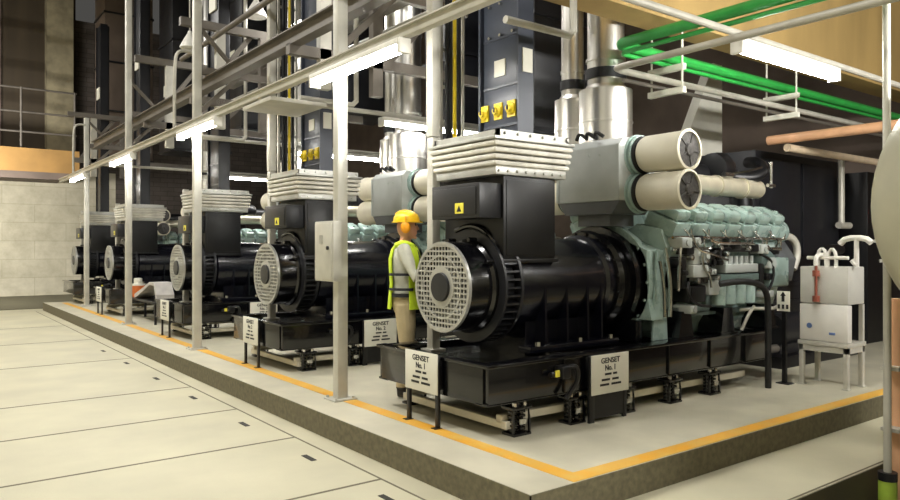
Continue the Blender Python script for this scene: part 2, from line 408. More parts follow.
    for x in (2.92, 3.62, 4.42):
        for ya, yb in ((1.07, 1.34), (2.13, 2.4)):
            b = MB(); b.prism([(x, .76), (x + .24, .76), (x + .19, 1.02), (x + .05, 1.02)], 'y', ya, yb); b.box(x - .03, x + .27, ya - .02, yb - .1, .755, .775); b.build('engine_mount', M['black'], R_)
    # cylinder heads, both banks
    for k in range(7):
        x = 2.97 + k * .287
        for sy in (-1, 1):
            m = Matrix.Translation((x, YC + sy * .50, 1.88)) @ Matrix.Rotation(sy * -.42, 4, 'X')
            b = MB(); b.box(-.118, .118, -.19, .16, -.10, .05, .012, m)
            b.box(-.112, .112, -.17, .15, .05, .17, .05, m); b.box(-.06, .06, sy * .175 - .012, sy * .175 + .012, -.06, .03, .008, m)
            for dx in (-.08, .08): b.cyl(m @ Vector((dx, sy * .15, .04)), m @ Vector((dx, sy * .15, .075)), .014, seg=6)
            b.cyl(m @ Vector((0, sy * .08 - .0, .15)), m @ Vector((0, sy * .08, .19)), .022, seg=8)
            b.build('cylinder_head', M['teal'], R_)
    b = MB()
    for k in range(7):
        x = 3.06 + k * .287
        b.tube([(x, 1.22, 1.80), (x, 1.10, 1.76), (x + .02, 1.09, 1.66), (x + .08, 1.15, 1.58)], .012, 6, 1)
        b.tube([(x + .05, 1.20, 1.84), (x + .05, 1.07, 1.82), (x + .05, 1.06, 1.74), (x - .02, 1.14, 1.64)], .009, 6, 1)
    b.tube([(2.85, 1.085, 1.72), (4.85, 1.085, 1.72)], .018, 8); b.tube([(2.85, 1.10, 1.61), (4.8, 1.10, 1.61)], .022, 8)
    b.tube([(3.3, 1.10, 1.50), (4.2, 1.10, 1.50), (4.3, 1.12, 1.40), (4.75, 1.12, 1.40)], .015, 8, 1)
    b.build('fuel_line', M['steel'], R_)
    b = MB(); b.tube([(2.83, YC - .22, 2.02), (2.83, YC - .28, 2.16), (2.95, YC - .28, 2.27), (3.1, YC - .28, 2.29), (4.95, YC - .28, 2.29)], .105, 20, 2)
    for x in (3.4, 4.1, 4.6): b.ring((x, YC - .28, 2.29), (1, 0, 0), .10, .118, 0, .03, 24)
    b.build('intake_manifold', M['manifold'], R_)
    b = MB()
    b.tube([(2.9, YC + .06, 2.45), (4.95, YC + .06, 2.45), (5.15, YC + .06, 2.35), (5.18, YC + .05, 2.1)], .13, 16, 2)
    b.lathe((4.35, YC - .05, 2.50), (1, 0, 0), [(0, .10), (.04, .19), (.16, .21), (.28, .17), (.32, .08)], 24)
    b.lathe((3.6, YC - .05, 2.50), (1, 0, 0), [(0, .10), (.04, .17), (.16, .19), (.28, .15), (.32, .08)], 24)
    b.tube([(4.55, YC - .1, 2.45), (4.8, YC - .3, 2.4), (5.0, YC - .35, 2.5), (5.1, YC - .2, 2.62), (5.25, YC, 2.65)], .07, 12, 2)
    b.build('exhaust_manifold', M['black_matt'], R_)
    b = MB(); b.tube([(4.15, YC - .32, 2.42), (4.45, YC - .42, 2.45), (4.75, YC - .45, 2.52)], .012, 6, 1); b.cyl((4.15, YC - .36, 2.41), (4.3, YC - .36, 2.41), .03, seg=10); b.cyl((5.0, YC - .42, 2.3), (5.0, YC - .42, 2.6), .018, seg=8); b.cyl((4.93, YC - .42, 2.33), (5.07, YC - .42, 2.33), .022, seg=8)
    b.build('turbo_oil_pipe', M['steel'], R_)
    # side gear: pumps, filters, cooler
    b = MB()
    b.box(3.05, 3.30, 1.0, 1.24, 1.34, 1.46, .012); b.box(3.08, 3.2, 1.02, 1.2, 1.46, 1.62, .012); b.cyl((2.98, 1.12, 1.40), (3.05, 1.12, 1.40), .055, seg=16)
    b.box(3.35, 3.52, 1.03, 1.25, 1.16, 1.30, .012); b.cyl((3.32, 1.1, 1.22), (3.58, 1.1, 1.22), .05, seg=16)
    b.box(3.62, 4.22, 1.02, 1.2, 1.37, 1.46, .012)
    for k in range(6): b.cyl((3.68 + k * .095, 1.07, 1.46), (3.68 + k * .095, 1.07, 1.54), .026, seg=10)
    b.build('fuel_pump', M['grey_box'], R_)
    for x in (3.62, 3.80, 3.98, 4.16):
        b = MB(); b.lathe((x, 1.10, 1.04), (0, 0, 1), [(0, .03), (.015, .068), (.2, .07), (.22, .055), (.25, .055), (.255, .03)], 20); b.build('oil_filter', M['teal'], R_)
    b = MB(); b.box(3.55, 4.25, 1.03, 1.25, 1.29, 1.36, .01); b.box(3.0, 3.5, 1.12, 1.3, 1.0, 1.06, .01); b.box(3.0, 4.6, 1.16, 1.32, .955, .985)
    b.lathe((4.28, 1.13, 1.50), (1, 0, 0), [(0, .05), (.03, .10), (.3, .10), (.33, .05)], 20)
    b.build('oil_cooler', M['teal_dark'], R_)
    for x, z, w_ in ((2.98, 1.56, .07), (3.22, 1.28, .06), (3.36, 1.52, .05), (3.15, 1.68, .06), (3.5, 1.45, .05), (4.1, 1.58, .08), (4.4, 1.28, .07), (3.75, 1.6, .09), (2.92, 1.36, .05), (4.55, 1.55, .05)):
        b = MB(); b.box(x, x + w_ * 1.6, 1.02, 1.2, z, z + w_, .008); b.box(x + .01, x + w_ * 1.4, 1.012, 1.02, z + .01, z + w_ - .01, .002); b.build('actuator', M['black_matt'], R_)
    for x, r_ in ((2.9, .05), (3.42, .045)):
        b = MB(); b.cyl((x, 1.03, 1.48), (x, 1.25, 1.48), r_, seg=14); b.cyl((x, 1.01, 1.48), (x, 1.03, 1.48), r_ * .6, seg=14); b.build('solenoid', M['black_matt'], R_)
    for pts in ([(3.35, 1.05, 1.33), (3.30, 1.0, 1.52), (3.42, 1.0, 1.60), (3.55, 1.05, 1.56)], [(3.0, 1.02, 1.30), (2.95, 1.0, 1.2), (3.1, 1.0, 1.08), (3.4, 1.05, 1.05)], [(4.3, 1.05, 1.55), (4.45, 1.0, 1.5), (4.5, 1.0, 1.3), (4.4, 1.05, 1.1)]):
        b = MB(); b.tube(pts, .014, 6, 2); b.build('wiring_hose', M['rubber'], R_)
    for x, z in ((3.02, 1.53), (3.12, 1.31), (3.26, 1.50), (3.45, 1.33), (3.6, 1.56), (3.5, 1.62), (3.3, 1.40), (4.0, 1.62), (4.35, 1.62)):
        b = MB(); b.cyl((x, .985, z), (x, 1.08, z), .028, seg=8); b.cyl((x, .975, z), (x, .985, z), .016, seg=6); b.build('pipe_fitting', M['steel'], R_)
    for pts, rr in (([(2.90, 1.06, 1.22), (2.86, 1.02, 1.5), (2.92, 1.04, 1.7)], .016), ([(2.80, 1.08, .98), (2.84, 1.1, 1.3), (2.78, 1.12, 1.62)], .02), ([(2.72, 1.08, .98), (2.74, 1.1, 1.25), (2.70, 1.12, 1.5)], .016), ([(3.35, 1.02, 1.70), (3.45, 1.0, 1.66), (4.1, 1.0, 1.67), (4.2, 1.05, 1.64)], .013), ([(3.18, 1.0, 1.55), (3.2, .99, 1.42), (3.3, .99, 1.36), (3.34, 1.0, 1.24)], .013), ([(3.02, 1.0, 1.75), (3.1, .99, 1.6), (3.3, .99, 1.57), (3.62, 1.0, 1.5)], .012)):
        b = MB(); b.tube(pts, rr, 6, 2); b.build('steel_pipe', M['steel'], R_)
    for x, z, w_, h_ in ((2.90, 1.24, .10, .30), (3.05, 1.10, .26, .16), (3.50, 1.47, .08, .14), (4.24, 1.22, .12, .24), (3.62, 1.58, .58, .05)):
        b = MB(); b.box(x, x + w_, 1.04, 1.24, z, z + h_, .01); b.box(x + .015, x + w_ - .015, 1.03, 1.04, z + .015, z + h_ - .015, .003); b.build('cover_and_shade_box', M['black_matt'], R_)  # black boxes serve as covers and as painted shade in the engine gaps
    for x, z, w_, h_ in ((2.88, 1.62, .16, .10), (3.08, 1.64, .10, .08), (3.22, 1.48, .10, .12), (3.34, 1.36, .10, .06), (4.24, 1.56, .16, .10), (4.42, 1.40, .12, .12), (4.30, 1.10, .2, .07), (3.0, 1.0, .12, .08)):
        b = MB(); b.box(x, x + w_, 1.0, 1.2, z, z + h_, .014); b.cyl((x + w_/2, .985, z + h_/2), (x + w_/2, 1.0, z + h_/2), min(w_, h_) * .32, seg=12); b.build('casting', M['grey_box'], R_)
    for k in range(6):
        x = 3.0 + k * .3
        b = MB(); b.tube([(x, 1.07, 1.80), (x + .02, 1.02, 1.74), (x + .10, 1.01, 1.70), (x + .14, 1.06, 1.63)], .010, 6, 2); b.build('injector_pipe', M['steel'], R_)
    # front end
    b = MB(); b.prism([(1.3, .98), (1.2, 1.3), (1.18, 1.68), (1.4, 1.9), (2.07, 1.9), (2.29, 1.68), (2.27, 1.3), (2.17, .98)], 'x', 4.86, 5.02, .015); b.box(4.5, 4.9, 1.05, 1.2, 1.2, 1.52, .02)
    b.build('gear_case', M['teal'], R_)
    b = MB(); b.prism([(1.10, 1.25), (1.05, 1.5), (1.2, 1.72), (1.45, 1.72), (1.5, 1.5), (1.4, 1.25)], 'x', 4.72, 5.06, .015); b.lathe((5.0, YC, 1.2), (1, 0, 0), [(0, .26), (.05, .27), (.12, .27), (.13, .2), (.18, .1)], 28)
    b.build('water_pump', M['grey_dark'], R_)
    b = MB(); b.lathe((4.70, 1.18, 1.80), (1, 0, 0), [(0, .07), (.03, .12), (.2, .13), (.26, .1), (.28, .05)], 20); b.build('thermostat_housing', M['teal'], R_)
    for pts, rr in (([(4.95, 1.2, 1.74), (5.1, 1.16, 1.76), (5.23, 1.14, 1.68), (5.25, 1.14, 1.52), (5.15, 1.14, 1.38)], .042), ([(4.0, 1.1, .98), (4.15, .98, 1.0), (4.4, .97, .98), (4.7, 1.05, 1.0)], .018), ([(3.95, 1.05, .78), (4.0, 1.0, .95), (4.1, 1.0, 1.02)], .016)):
        b = MB(); b.tube(pts, rr, 12, 2); b.build('coolant_pipe', M['beam_pale'], R_)
    # air intake plenum and cleaners (one pair on each flank)
    y0, y1 = 1.31, 2.10
    b = MB()
    b.prism([(2.36, 2.06), (2.36, 2.58), (2.42, 2.65), (2.82, 2.65), (2.88, 2.58), (2.88, 2.06)], 'y', y0, y1, .012)
    for y in (1.55, 1.68): b.cyl((2.352, y, 2.50), (2.362, y, 2.50), .014, seg=8)
    b.box(2.35, 2.365, y0, y0 + .03, 2.07, 2.58); b.box(2.35, 2.365, y1 - .03, y1, 2.07, 2.58)
    b.build('air_plenum', M['grey_box'], R_)
    b = MB(); b.prism([(y0 + .01, 2.06), (y0 + .10, 1.94), (y1 - .10, 1.94), (y1 - .01, 2.06)], 'x', 2.375, 2.86); b.box(2.45, 2.8, 1.5, 1.9, 1.83, 1.95); b.build('plenum_base', M['grey_dark'], R_)
    b = MB()
    for k in range(3): b.tube([(2.32 + k*.03, y1 - .3 - k*.1, 2.66), (2.30, y1 - .35 - k*.1, 2.72), (2.34, y1 - .42 - k*.1, 2.66)], .018, 8, 2)
    b.build('cable_loop', M['rubber'], R_)
    for sgn, ys in ((-1, y0), (1, y1)):
        for z in (2.485, 2.135):
            o2 = (2.62, ys, z); ax = (0, sgn, 0)
            b = MB(); b.lathe(o2, ax, [(0, .195), (.015, .195), (.016, .165), (.03, .165), (.04, .185), (.06, .185), (.065, .15)], 32); b.build('intake_flange', M['teal'], R_)
            b = MB(); b.lathe(o2, ax, [(.055, .15), (.06, .172), (.075, .178), (.09, .172), (.095, .15), (.11, .15)], 32); b.build('rubber_hose', M['rubber'], R_)
            b = MB(); b.lathe(o2, ax, [(.09, .12), (.10, .158), (.13, .170), (.52, .172), (.535, .18), (.565, .18), (.57, .158), (.53, .155)], 40); cl = b.build('air_cleaner', M['cream'], R_)
            b = MB(); b.lathe(o2, ax, [(.53, .157), (.553, .155), (.556, .06), (.575, .05), (.577, .01)], 32)
            for i in range(5):
                m = Matrix.Translation((o2[0], ys + sgn * .558, z)) @ Matrix.Rotation(2*PI*i/5 + .4, 4, 'Y'); b.box(-.008, .008, -.006, .006, .05, .15, 0, m)
            b.build('end_cap', M['meshcap'], cl)['label'] = 'dark perforated end cap'
    # drain valve on the skid face
    b = MB(); b.box(1.20, 1.30, .90, 1.0, .60, .70, .015); b.tube([(1.24, .93, .68), (1.36, .90, .70), (1.37, .90, .58), (1.30, .92, .48), (1.26, .93, .44)], .02, 8, 2); b.cyl((1.1, .94, .64), (1.22, .94, .64), .022, seg=10)
    v = b.build('drain_valve', M['black_matt'], R_)
    b = MB(); b.box(1.13, 1.17, .905, .915, .625, .675); b.build('valve_tag', M['sticker'], v)['label'] = 'yellow tag'
    return R_

S = 3.6
OFF = [0, 3.6, 7.2, 12.1, 16.1]
GL = ['nearest black generator set with grey-green engine and cream air cleaners, worker behind it',
      'second black generator set from the front, behind the post with the grey junction box',
      'third black generator set from the front, behind the second post',
      'fourth black generator set from the front, behind the third post',
      'farthest black generator set, mostly hidden, beside the last lamp post']
g1 = make_generator(GL[0])
gens = [g1] + [copy_tree(g1, (0, OFF[k], 0), GL[k]) for k in (1, 2, 3, 4)]

# bellows adapter on each terminal box
def make_adapter(label):
    r = thing('duct_bellows', label, 'duct connector', (1.27, 1.725, 2.205), 'white duct bellows on the terminal boxes')
    b = MB(); x0, x1, y0, y1 = .855, 1.70, 1.30, 2.15
    z = 2.275
    for k in range(4):
        z0 = z + k * .052; e = (.0, .008, .014, .022)[k]
        b.prism([(x0 - e, y0 - e), (x1 + e, y0 - e), (x1 + e, y1 + e), (x0 - e, y1 + e)], 'z', z0 + .006, z0 + .046, .016)
        b.box(x0 + .03, x1 - .03, y0 + .03, y1 - .03, z0 - .006, z0 + .056)
    b.build('bellows', M['adapter'], r)
    b = MB(); b.box(x0 + .02, x1 - .03, y0 + .02, y1 - .03, 2.208, 2.275, .004)
    for x in [x0 + .1 * i + .05 for i in range(8)]: b.cyl((x, y0 + .02, 2.24), (x, y0 + .005, 2.24), .012, seg=6)
    b.build('bottom_flange', M['adapter_flange'], r)
    b = MB(); b.box(x0 - .03, x1 + .03, y0 - .03, y1 + .03, 2.485, 2.51, .004)
    for x in (x0 + .02, x1 - .05): b.box(x, x + .03, y0 + .0, y1, 2.51, 2.565)
    b.box(x0 + .02, x1 - .02, y0 + .0, y0 + .03, 2.51, 2.565); b.box(x0 + .02, x1 - .02, y1 - .03, y1, 2.51, 2.565)
    for i in range(6): b.cyl((x0 + .1 + i * .14, y0, 2.54), (x0 + .1 + i * .14, y0 - .02, 2.54), .013, seg=6)
    b.build('top_flange', M['adapter_flange'], r)
    return r
AL = ['white ribbed duct bellows on the nearest terminal box', 'white ribbed duct bellows on the second terminal box, beside the post',
      'white ribbed duct bellows on the third terminal box', 'white ribbed duct bellows on the fourth terminal box', 'white ribbed duct bellows on the farthest terminal box']
a1 = make_adapter(AL[0]); [copy_tree(a1, (0, OFF[k], 0), AL[k]) for k in range(1, 5)]

# tall slate cabinet above each bellows
def make_cabinet(label, near=True):
    r = thing('cable_cabinet', label, 'cabinet', (1.37, 1.69, 2.515), 'tall dark cable cabinets above the generators')
    x0, x1, y0, y1 = 1.235, 1.39, 1.44, 1.90
    b = MB(); b.box(x0, x1, y0, y1, 2.515, 7.5, .005)
    b.box(x1, 1.46, y0 + .14, y1 + .2, 2.515, 7.5)
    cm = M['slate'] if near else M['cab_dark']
    b.build('body', cm, r)
    b = MB()
    for z in (2.66, 3.0, 3.42, 3.8): b.box(x0 - .012, x0, y0 + .01, y1 - .01, z, z + .02)
    for z, zz in ((2.68, 3.0), (3.02, 3.42)): b.box(x0 - .006, x0, y0 + .02, y1 - .02, z, zz, .002)
    b.box(x0 - .03, x0 + .03, y1 + .012, y1 + .04, 2.515, 7.5); b.box(x0 - .02, x1, y0 - .012, y0, 2.515, 7.5)
    b.build('panel', cm, r)
    if not near:
        b = MB(); b.box(x0 - .03, x0 - .006, 1.55, 1.86, 5.55, 5.85); b.build('paper_label', M['white'], r)['label'] = 'white paper label'
        return r
    for y in (1.52, 1.69, 1.87):
        b = MB(); b.lathe((x0 - .012, y, 2.80), (-1, 0, 0), [(0, .05), (.02, .052), (.035, .03), (.05, .028)], 16); b.box(x0 - .02, x0 - .006, y - .05, y + .05, 2.73, 2.87)
        c = b.build('yellow_switch', M['yellow'], r)
        b = MB(); b.box(x0 - .07, x0 - .06, y - .008, y + .008, 2.785, 2.825); b.build('handle', M['ink'], c)
    b = MB(); b.box(x0 - .016, x0 - .006, 1.60, 1.74, 3.10, 3.24); b.build('paper_label', M['white'], r)['label'] = 'white paper label'
    b = MB(); b.box(x1 - .13, x1 - .02, y0 - .022, y0 - .012, 3.10, 3.30); b.build('paper_label', M['white'], r)['label'] = 'white paper label'
    for y in (1.5, 1.66, 1.8):
        for z in (3.45, 3.72):
            b = MB(); b.cyl((x0 - .03, y, z), (x0, y, z), .014, seg=6); b.build('bolt', M['steel'], r)
    return r
CL = ['tall slate-grey cable cabinet with three yellow switches above the nearest generator', 'tall slate-grey cable cabinet above the second generator', 'tall black cable cabinet above the third generator',
      'tall black cable cabinet above the fourth generator', 'tall black cable cabinet above the farthest generator']
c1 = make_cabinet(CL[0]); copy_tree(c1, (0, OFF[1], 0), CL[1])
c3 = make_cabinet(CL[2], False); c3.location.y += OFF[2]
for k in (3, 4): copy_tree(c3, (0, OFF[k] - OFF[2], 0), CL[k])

# white column and yellow cable ladder beside each cabinet
def make_riser(label):
    r = thing('cable_riser', label, 'cable ladder', (1.0, 2.24, 2.62), 'cable risers behind the bellows')
    b = MB(); b.box(.895, .99, 2.21, 2.305, 2.62, 7.5, .006); b.build('column', M['beam_pale'], r)
    b = MB()
    b.box(1.05, 1.08, 2.30, 2.33, 2.6, 7.5); b.box(1.30, 1.33, 2.30, 2.33, 2.6, 7.5)
    for k in range(14): b.box(1.05, 1.33, 2.305, 2.325, 2.75 + k * .34, 2.78 + k * .34)
    b.build('ladder', M['beam_pale'], r)
    b = MB(); b.tube([(1.2, 2.28, 2.6), (1.2, 2.28, 4.4), (1.22, 2.3, 7.4)], .018, 8); b.build('yellow_cable', M['yellow'], r)
    b = MB()
    for x in (1.11, 1.15, 1.25): b.tube([(x, 2.28, 2.6), (x, 2.28, 7.4)], .02, 8)
    b.build('black_cable', M['rubber'], r)
    return r
RL = ['white column and cable ladder with a yellow cable behind the nearest bellows', 'white column and cable ladder with a yellow cable behind the second bellows', 'white column and cable ladder behind the third bellows', 'white column and cable ladder behind the fourth bellows']
r1 = make_riser(RL[0]); copy_tree(r1, (0, OFF[1], 0), RL[1])

# exhaust stacks
def make_stack(label, x, y, r, pr):
    t = thing('exhaust_stack', label, 'exhaust pipe', (x, y, 2.66), 'chromed exhaust stacks')
    b = MB(); b.lathe((x, y, 2.66), (0, 0, 1), [(0, r * .9), (0.01, r), (.21, r), (.215, r * 1.03), (.23, r * 1.03), (.235, r), (.55, r), (.56, r * .8), (.60, pr * 1.05)], 36)
    b.build('sleeve', M['chrome'], t)
    b = MB(); b.cyl((x, y, 3.25), (x, y, 9.5), pr, seg=30)
    for z in (3.5, 4.6, 5.7): b.ring((x, y, z), (0, 0, 1), pr * .97, pr * 1.08, 0, .03, 30)
    b.build('pipe', M['chrome'], t)
    b = MB(); b.ring((x, y, 3.32), (0, 0, 1), pr * .95, pr * 1.12, 0, .10, 30); b.build('band', M['charcoal'], t)['label'] = 'dark band'
    return t
EL = [('broad chromed exhaust stack above the nearest generator', 'narrower chromed exhaust stack behind the broad one above the nearest generator'),
      ('broad chromed exhaust stack above the second generator', 'narrower chromed exhaust stack behind the broad one above the second generator'),
      ('broad chromed exhaust stack above the third generator', 'narrower chromed exhaust stack above the third generator'),
      ('broad chromed exhaust stack above the fourth generator', 'narrower chromed exhaust stack above the fourth generator')]
s1 = make_stack(EL[0][0], 2.81, 1.86, .265, .185); s2 = make_stack(EL[0][1], 2.90, 2.40, .19, .12)
for k in (1, 2, 3):
    copy_tree(s1, (0, OFF[k], 0), EL[k][0]); copy_tree(s2, (0, OFF[k], 0), EL[k][1])

# number signs on black legs
def sign_lines(b, mtx, num):
    text_into(b, 'GENSET', .062, mtx @ Matrix.Translation((0, .105, 0)), .02, 1.05)
    text_into(b, 'No. %d' % num, .062, mtx @ Matrix.Translation((0, .045, 0)), .03, .95)
    for y, segs in ((-.005, ((-.07, .01), (.03, .08))), (-.05, ((-.11, -.01), (.02, .1))), (-.09, ((-.13, -.02), (.01, .13)))):
        for a, c in segs: b.box(a, c, y - .009, y + .009, 0, .002, 0, mtx)
def sign_end(num, dy, label):       # faces the aisle
    r = thing('number_sign', label, 'sign', (.46, 1.755 + dy, PZ), 'generator number signs')
    b = MB(); b.box(.452, .462, 1.53 + dy, 1.98 + dy, .465, .785, .003); bo = b.build('board', M['white'], r)
    b = MB(); m = Matrix.Translation((.451, 1.755 + dy, .625)) @ Matrix.Rotation(-PI/2, 4, 'Z') @ Matrix.Rotation(PI/2, 4, 'X'); sign_lines(b, m, num); b.build('lettering', M['ink'], bo, smooth=False)
    for y in (1.555, 1.955):
        b = MB(); b.box(.464, .49, y - .02 + dy, y + .02 + dy, PZ, .77, .003); b.box(.43, .5, y - .03 + dy, y + .03 + dy, PZ, PZ + .008); b.build('leg', M['black_matt'], r)
    return r
def sign_side(num, dy, label):      # faces the front
    r = thing('number_sign', label, 'sign', (1.78, .93 + dy, PZ), 'generator number signs')
    b = MB(); b.box(1.552, 2.012, .922 + dy, .932 + dy, .425, .748, .003); bo = b.build('board', M['white'], r)
    b = MB(); m = Matrix.Translation((1.78, .921 + dy, .59)) @ Matrix.Rotation(PI/2, 4, 'X'); sign_lines(b, m, num); b.build('lettering', M['ink'], bo, smooth=False)
    b = MB(); b.box(1.54, 1.60, .934 + dy, .96 + dy, PZ, .74, .003); b.build('leg', M['black_matt'], r)
    b = MB(); b.box(1.96, 2.0, .934 + dy, .96 + dy, PZ, .74, .003); b.build('leg', M['black_matt'], r)
    b = MB(); b.box(1.60, 1.96, .94 + dy, .955 + dy, PZ + .03, .44); b.build('back_panel', M['black_matt'], r)
    return r
sign_end(1, 0, 'white number sign on black legs at the aisle end of the nearest generator')
sign_side(1, 0, 'white number sign on the long side of the nearest generator skid')
sign_end(2, 3.6, 'white number sign at the aisle end of the second generator')
sign_side(2, 3.6, 'white number sign on the long side of the second generator, behind the worker')
sign_end(3, 7.2, 'white number sign at the aisle end of the third generator')
sign_side(3, 7.2, 'white number sign on the long side of the third generator')
sign_end(4, OFF[3], 'white number sign at the aisle end of the fourth generator')

# black hose looping from the engine to the plinth
b = MB(); b.tube([(3.45, .98, 1.27), (3.62, .86, 1.30), (3.9, .84, 1.27), (4.08, .85, 1.18), (4.12, .86, 1.0), (4.12, .86, .5), (4.12, .86, PZ)], .031, 12, 2)
tag(b.build('drain_hose', M['rubber'], origin=(4.12, .86, PZ)), 'thick black hose bending down from the engine to the plinth', 'hose')
# small warning plate on a stand at the engine end
r = thing('warning_plate', 'small white warning plate with an arrow beyond the end of the nearest engine', 'sign', (4.63, .9, PZ))
b = MB(); b.box(4.60, 4.61, .83, .97, .96, 1.17, .003); pl = b.build('plate', M['white'], r)
b = MB(); b.box(4.596, 4.6005, .885, .915, 1.06, 1.13); b.prism([(.9, 1.165), (.87, 1.12), (.93, 1.12)], 'x', 4.596, 4.6005)
for y in (.855, .9, .945): b.box(4.596, 4.6005, y - .012, y + .012, .985, 1.03)
b.build('pictogram', M['ink'], pl)
b = MB(); b.box(4.612, 4.65, .88, .92, PZ, 1.15); b.box(4.58, 4.70, .83, .97, PZ, PZ + .01); b.build('stand', M['black_matt'], r)

r.location.x -= .15; r.location.y -= .02
# ------------------------------------------------------------------ lamp posts, rail, lamps
PY = [3.0, 7.2, 11.3, 16.4]
PX = [.40, .41, .46, .68]
PL = ['pale steel post with a grey junction box, nearest of the row along the yellow line', 'second pale steel post along the yellow line',
      'third pale steel post along the yellow line, in front of the fourth generator', 'farthest pale steel post along the yellow line']
def make_post(label, top=7.4):
    r = thing('lamp_post', label, 'post', (0, 0, PZ), 'pale steel posts along the yellow line')
    b = MB(); b.box(-.055, .055, -.05, .05, PZ, top, .012); b.build('shaft', M['post'], r)
    b = MB(); b.box(-.12, .12, -.11, .11, PZ, PZ + .015, .003)
    for sx in (-1, 1):
        for sy in (-1, 1): b.cyl((sx*.09, sy*.085, PZ + .015), (sx*.09, sy*.085, PZ + .035), .014, seg=6)
    b.build('base_plate', M['post'], r)
    b = MB(); b.bar((.05, 0, 4.12), (1.5, 0, 4.12), .08, .10); b.build('arm', M['beam'], r)
    b = MB(); b.bar((.05, .0, 3.55), (1.05, .0, 4.55), .06, .06); b.build('brace', M['beam'], r)
    b = MB(); b.bar((.05, .02, 4.72), (.6, .02, 4.17), .05, .05); b.build('brace', M['beam'], r)
    return r
p0 = make_post(PL[0]); p0.location = (PX[0], PY[0], PZ)
for k in (1, 2):
    q = copy_tree(p0, (0, 0, 0), PL[k]); q.location = (PX[k], PY[k], PZ)
q = make_post(PL[3], 4.8); q.location = (PX[3], PY[3], PZ)
# junction box on the first post
r = thing('junction_box', 'pale grey junction box fixed to the nearest post', 'electrical box', (.33, 3.06, 1.31))
b = MB(); b.box(.255, .344, 2.87, 3.24, 1.31, 1.87, .008); b.build('body', M['post'], r)
b = MB(); b.box(.245, .255, 2.89, 3.22, 1.33, 1.85, .004); d = b.build('door', M['post'], r)
b = MB(); b.cyl((.245, 2.95, 1.62), (.23, 2.95, 1.62), .018, seg=12); b.build('lock', M['charcoal'], d)
b = MB(); b.box(.24, .245, 3.06, 3.12, 1.66, 1.74); b.build('label_plate', M['adapter_flange'], d)

b = MB(); b.box(.265, .338, -1.6, 17.6, 3.285, 3.36, .004); b.box(.24, .338, -1.6, 17.6, 3.355, 3.367)
tag(b.build('lamp_rail', M['beam_pale'], origin=(.30, 8, 3.285)), 'long pale steel rail carrying the lamps along the row of posts', 'rail')
def make_lamp(label, L_=1.55, along='y'):
    r = thing('fluorescent_lamp', label, 'lamp', (0, 0, 0), 'tube lamps')
    b = MB(); h = L_ / 2
    def bx(x0, x1, y0, y1, z0, z1, bv=.004):
        if along == 'y': b.box(x0, x1, y0, y1, z0, z1, bv)
        else: b.box(y0, y1, x0, x1, z0, z1, bv)
    bx(-.06, .06, -h, h, -.02, .03); bx(-.055, .055, -h - .02, -h + .02, -.09, .03); bx(-.055, .055, h - .02, h + .02, -.09, .03)
    b.build('housing', M['lamp_white'], r)
    for dx in (-.028, .028):
        b = MB(); p, q = ((dx, -h + .02, -.05), (dx, h - .02, -.05)) if along == 'y' else ((-h + .02, dx, -.05), (h - .02, dx, -.05))
        b.cyl(p, q, .02, seg=12); b.build('tube', M['tube'], r)
    return r
LL = ['lit tube lamp under the rail beside the nearest post', 'lit tube lamp under the rail beside the second post', 'lit tube lamp under the rail at the third post', 'lit tube lamp under the rail at the farthest post']
l0 = make_lamp(LL[0]); l0.location = (.283, 2.52, 3.25)
for k, y in ((1, 6.85), (2, 11.1), (3, 15.2)):
    q = copy_tree(l0, (0, 0, 0), LL[k]); q.location = (.283, y - .08, 3.25)
XL = [('lit tube lamp under the ochre beam, above the nearest engine', 3.36, .24), ('lit tube lamp across the bay above the worker', 2.9, 4.98), ('lit tube lamp across the bay above the second generator, toward the far wall', 3.3, 8.42), ('farthest lit tube lamp across the bays near the far wall', 3.9, 13.4)]
x0l = make_lamp(XL[0][0], 1.65, 'x'); x0l.location = (XL[0][1], XL[0][2], 3.29)
for lb, x, y in XL[1:]:
    q = copy_tree(x0l, (0, 0, 0), lb); q.location = (x, y, 3.29)
for i, (lb, x, y) in enumerate(XL):
    b = MB(); b.tube([(.42, y + .0, 3.365), (8.5, y, 3.365)], .03, 10)
    tag(b.build('lamp_conduit', M['beam_pale'], origin=(4, y, 3.365)), ['thin pale conduit across the nearest bay carrying the lamp under the ochre beam', 'thin pale conduit across the bay behind the nearest generator', 'thin pale conduit across the bay behind the second generator', 'thin pale conduit across the bay nearest the far wall'][i], 'conduit', 'lamp conduits across the bays')
# flat reflector plate on the rail between post one and two
b = MB(); b.box(.28, .96, 4.35, 5.15, 3.22, 3.265, .006); b.box(.285, .32, 4.6, 4.7, 3.265, 3.285)
tag(b.build('cover_plate', M['beam_pale'], origin=(.5, 4.7, 3.42)), 'flat pale plate hung under the rail between the first two posts', 'plate')
# curved conduit hooks beside the far posts
for i, (x, y) in enumerate(((.355, 15.9), (.355, 7.9))):
    b = MB(); b.tube([(x - .05, y, 3.368), (x - .05, y, 4.35), (x, y, 4.55), (x + .22, y, 4.55)], .025, 8, 2)
    tag(b.build('bent_conduit', M['beam_pale'], origin=(x, y, 3.368)), ['thin conduit bent over like a hook beside the farthest post', 'thin conduit bent over like a hook beside the second post'][i], 'conduit')

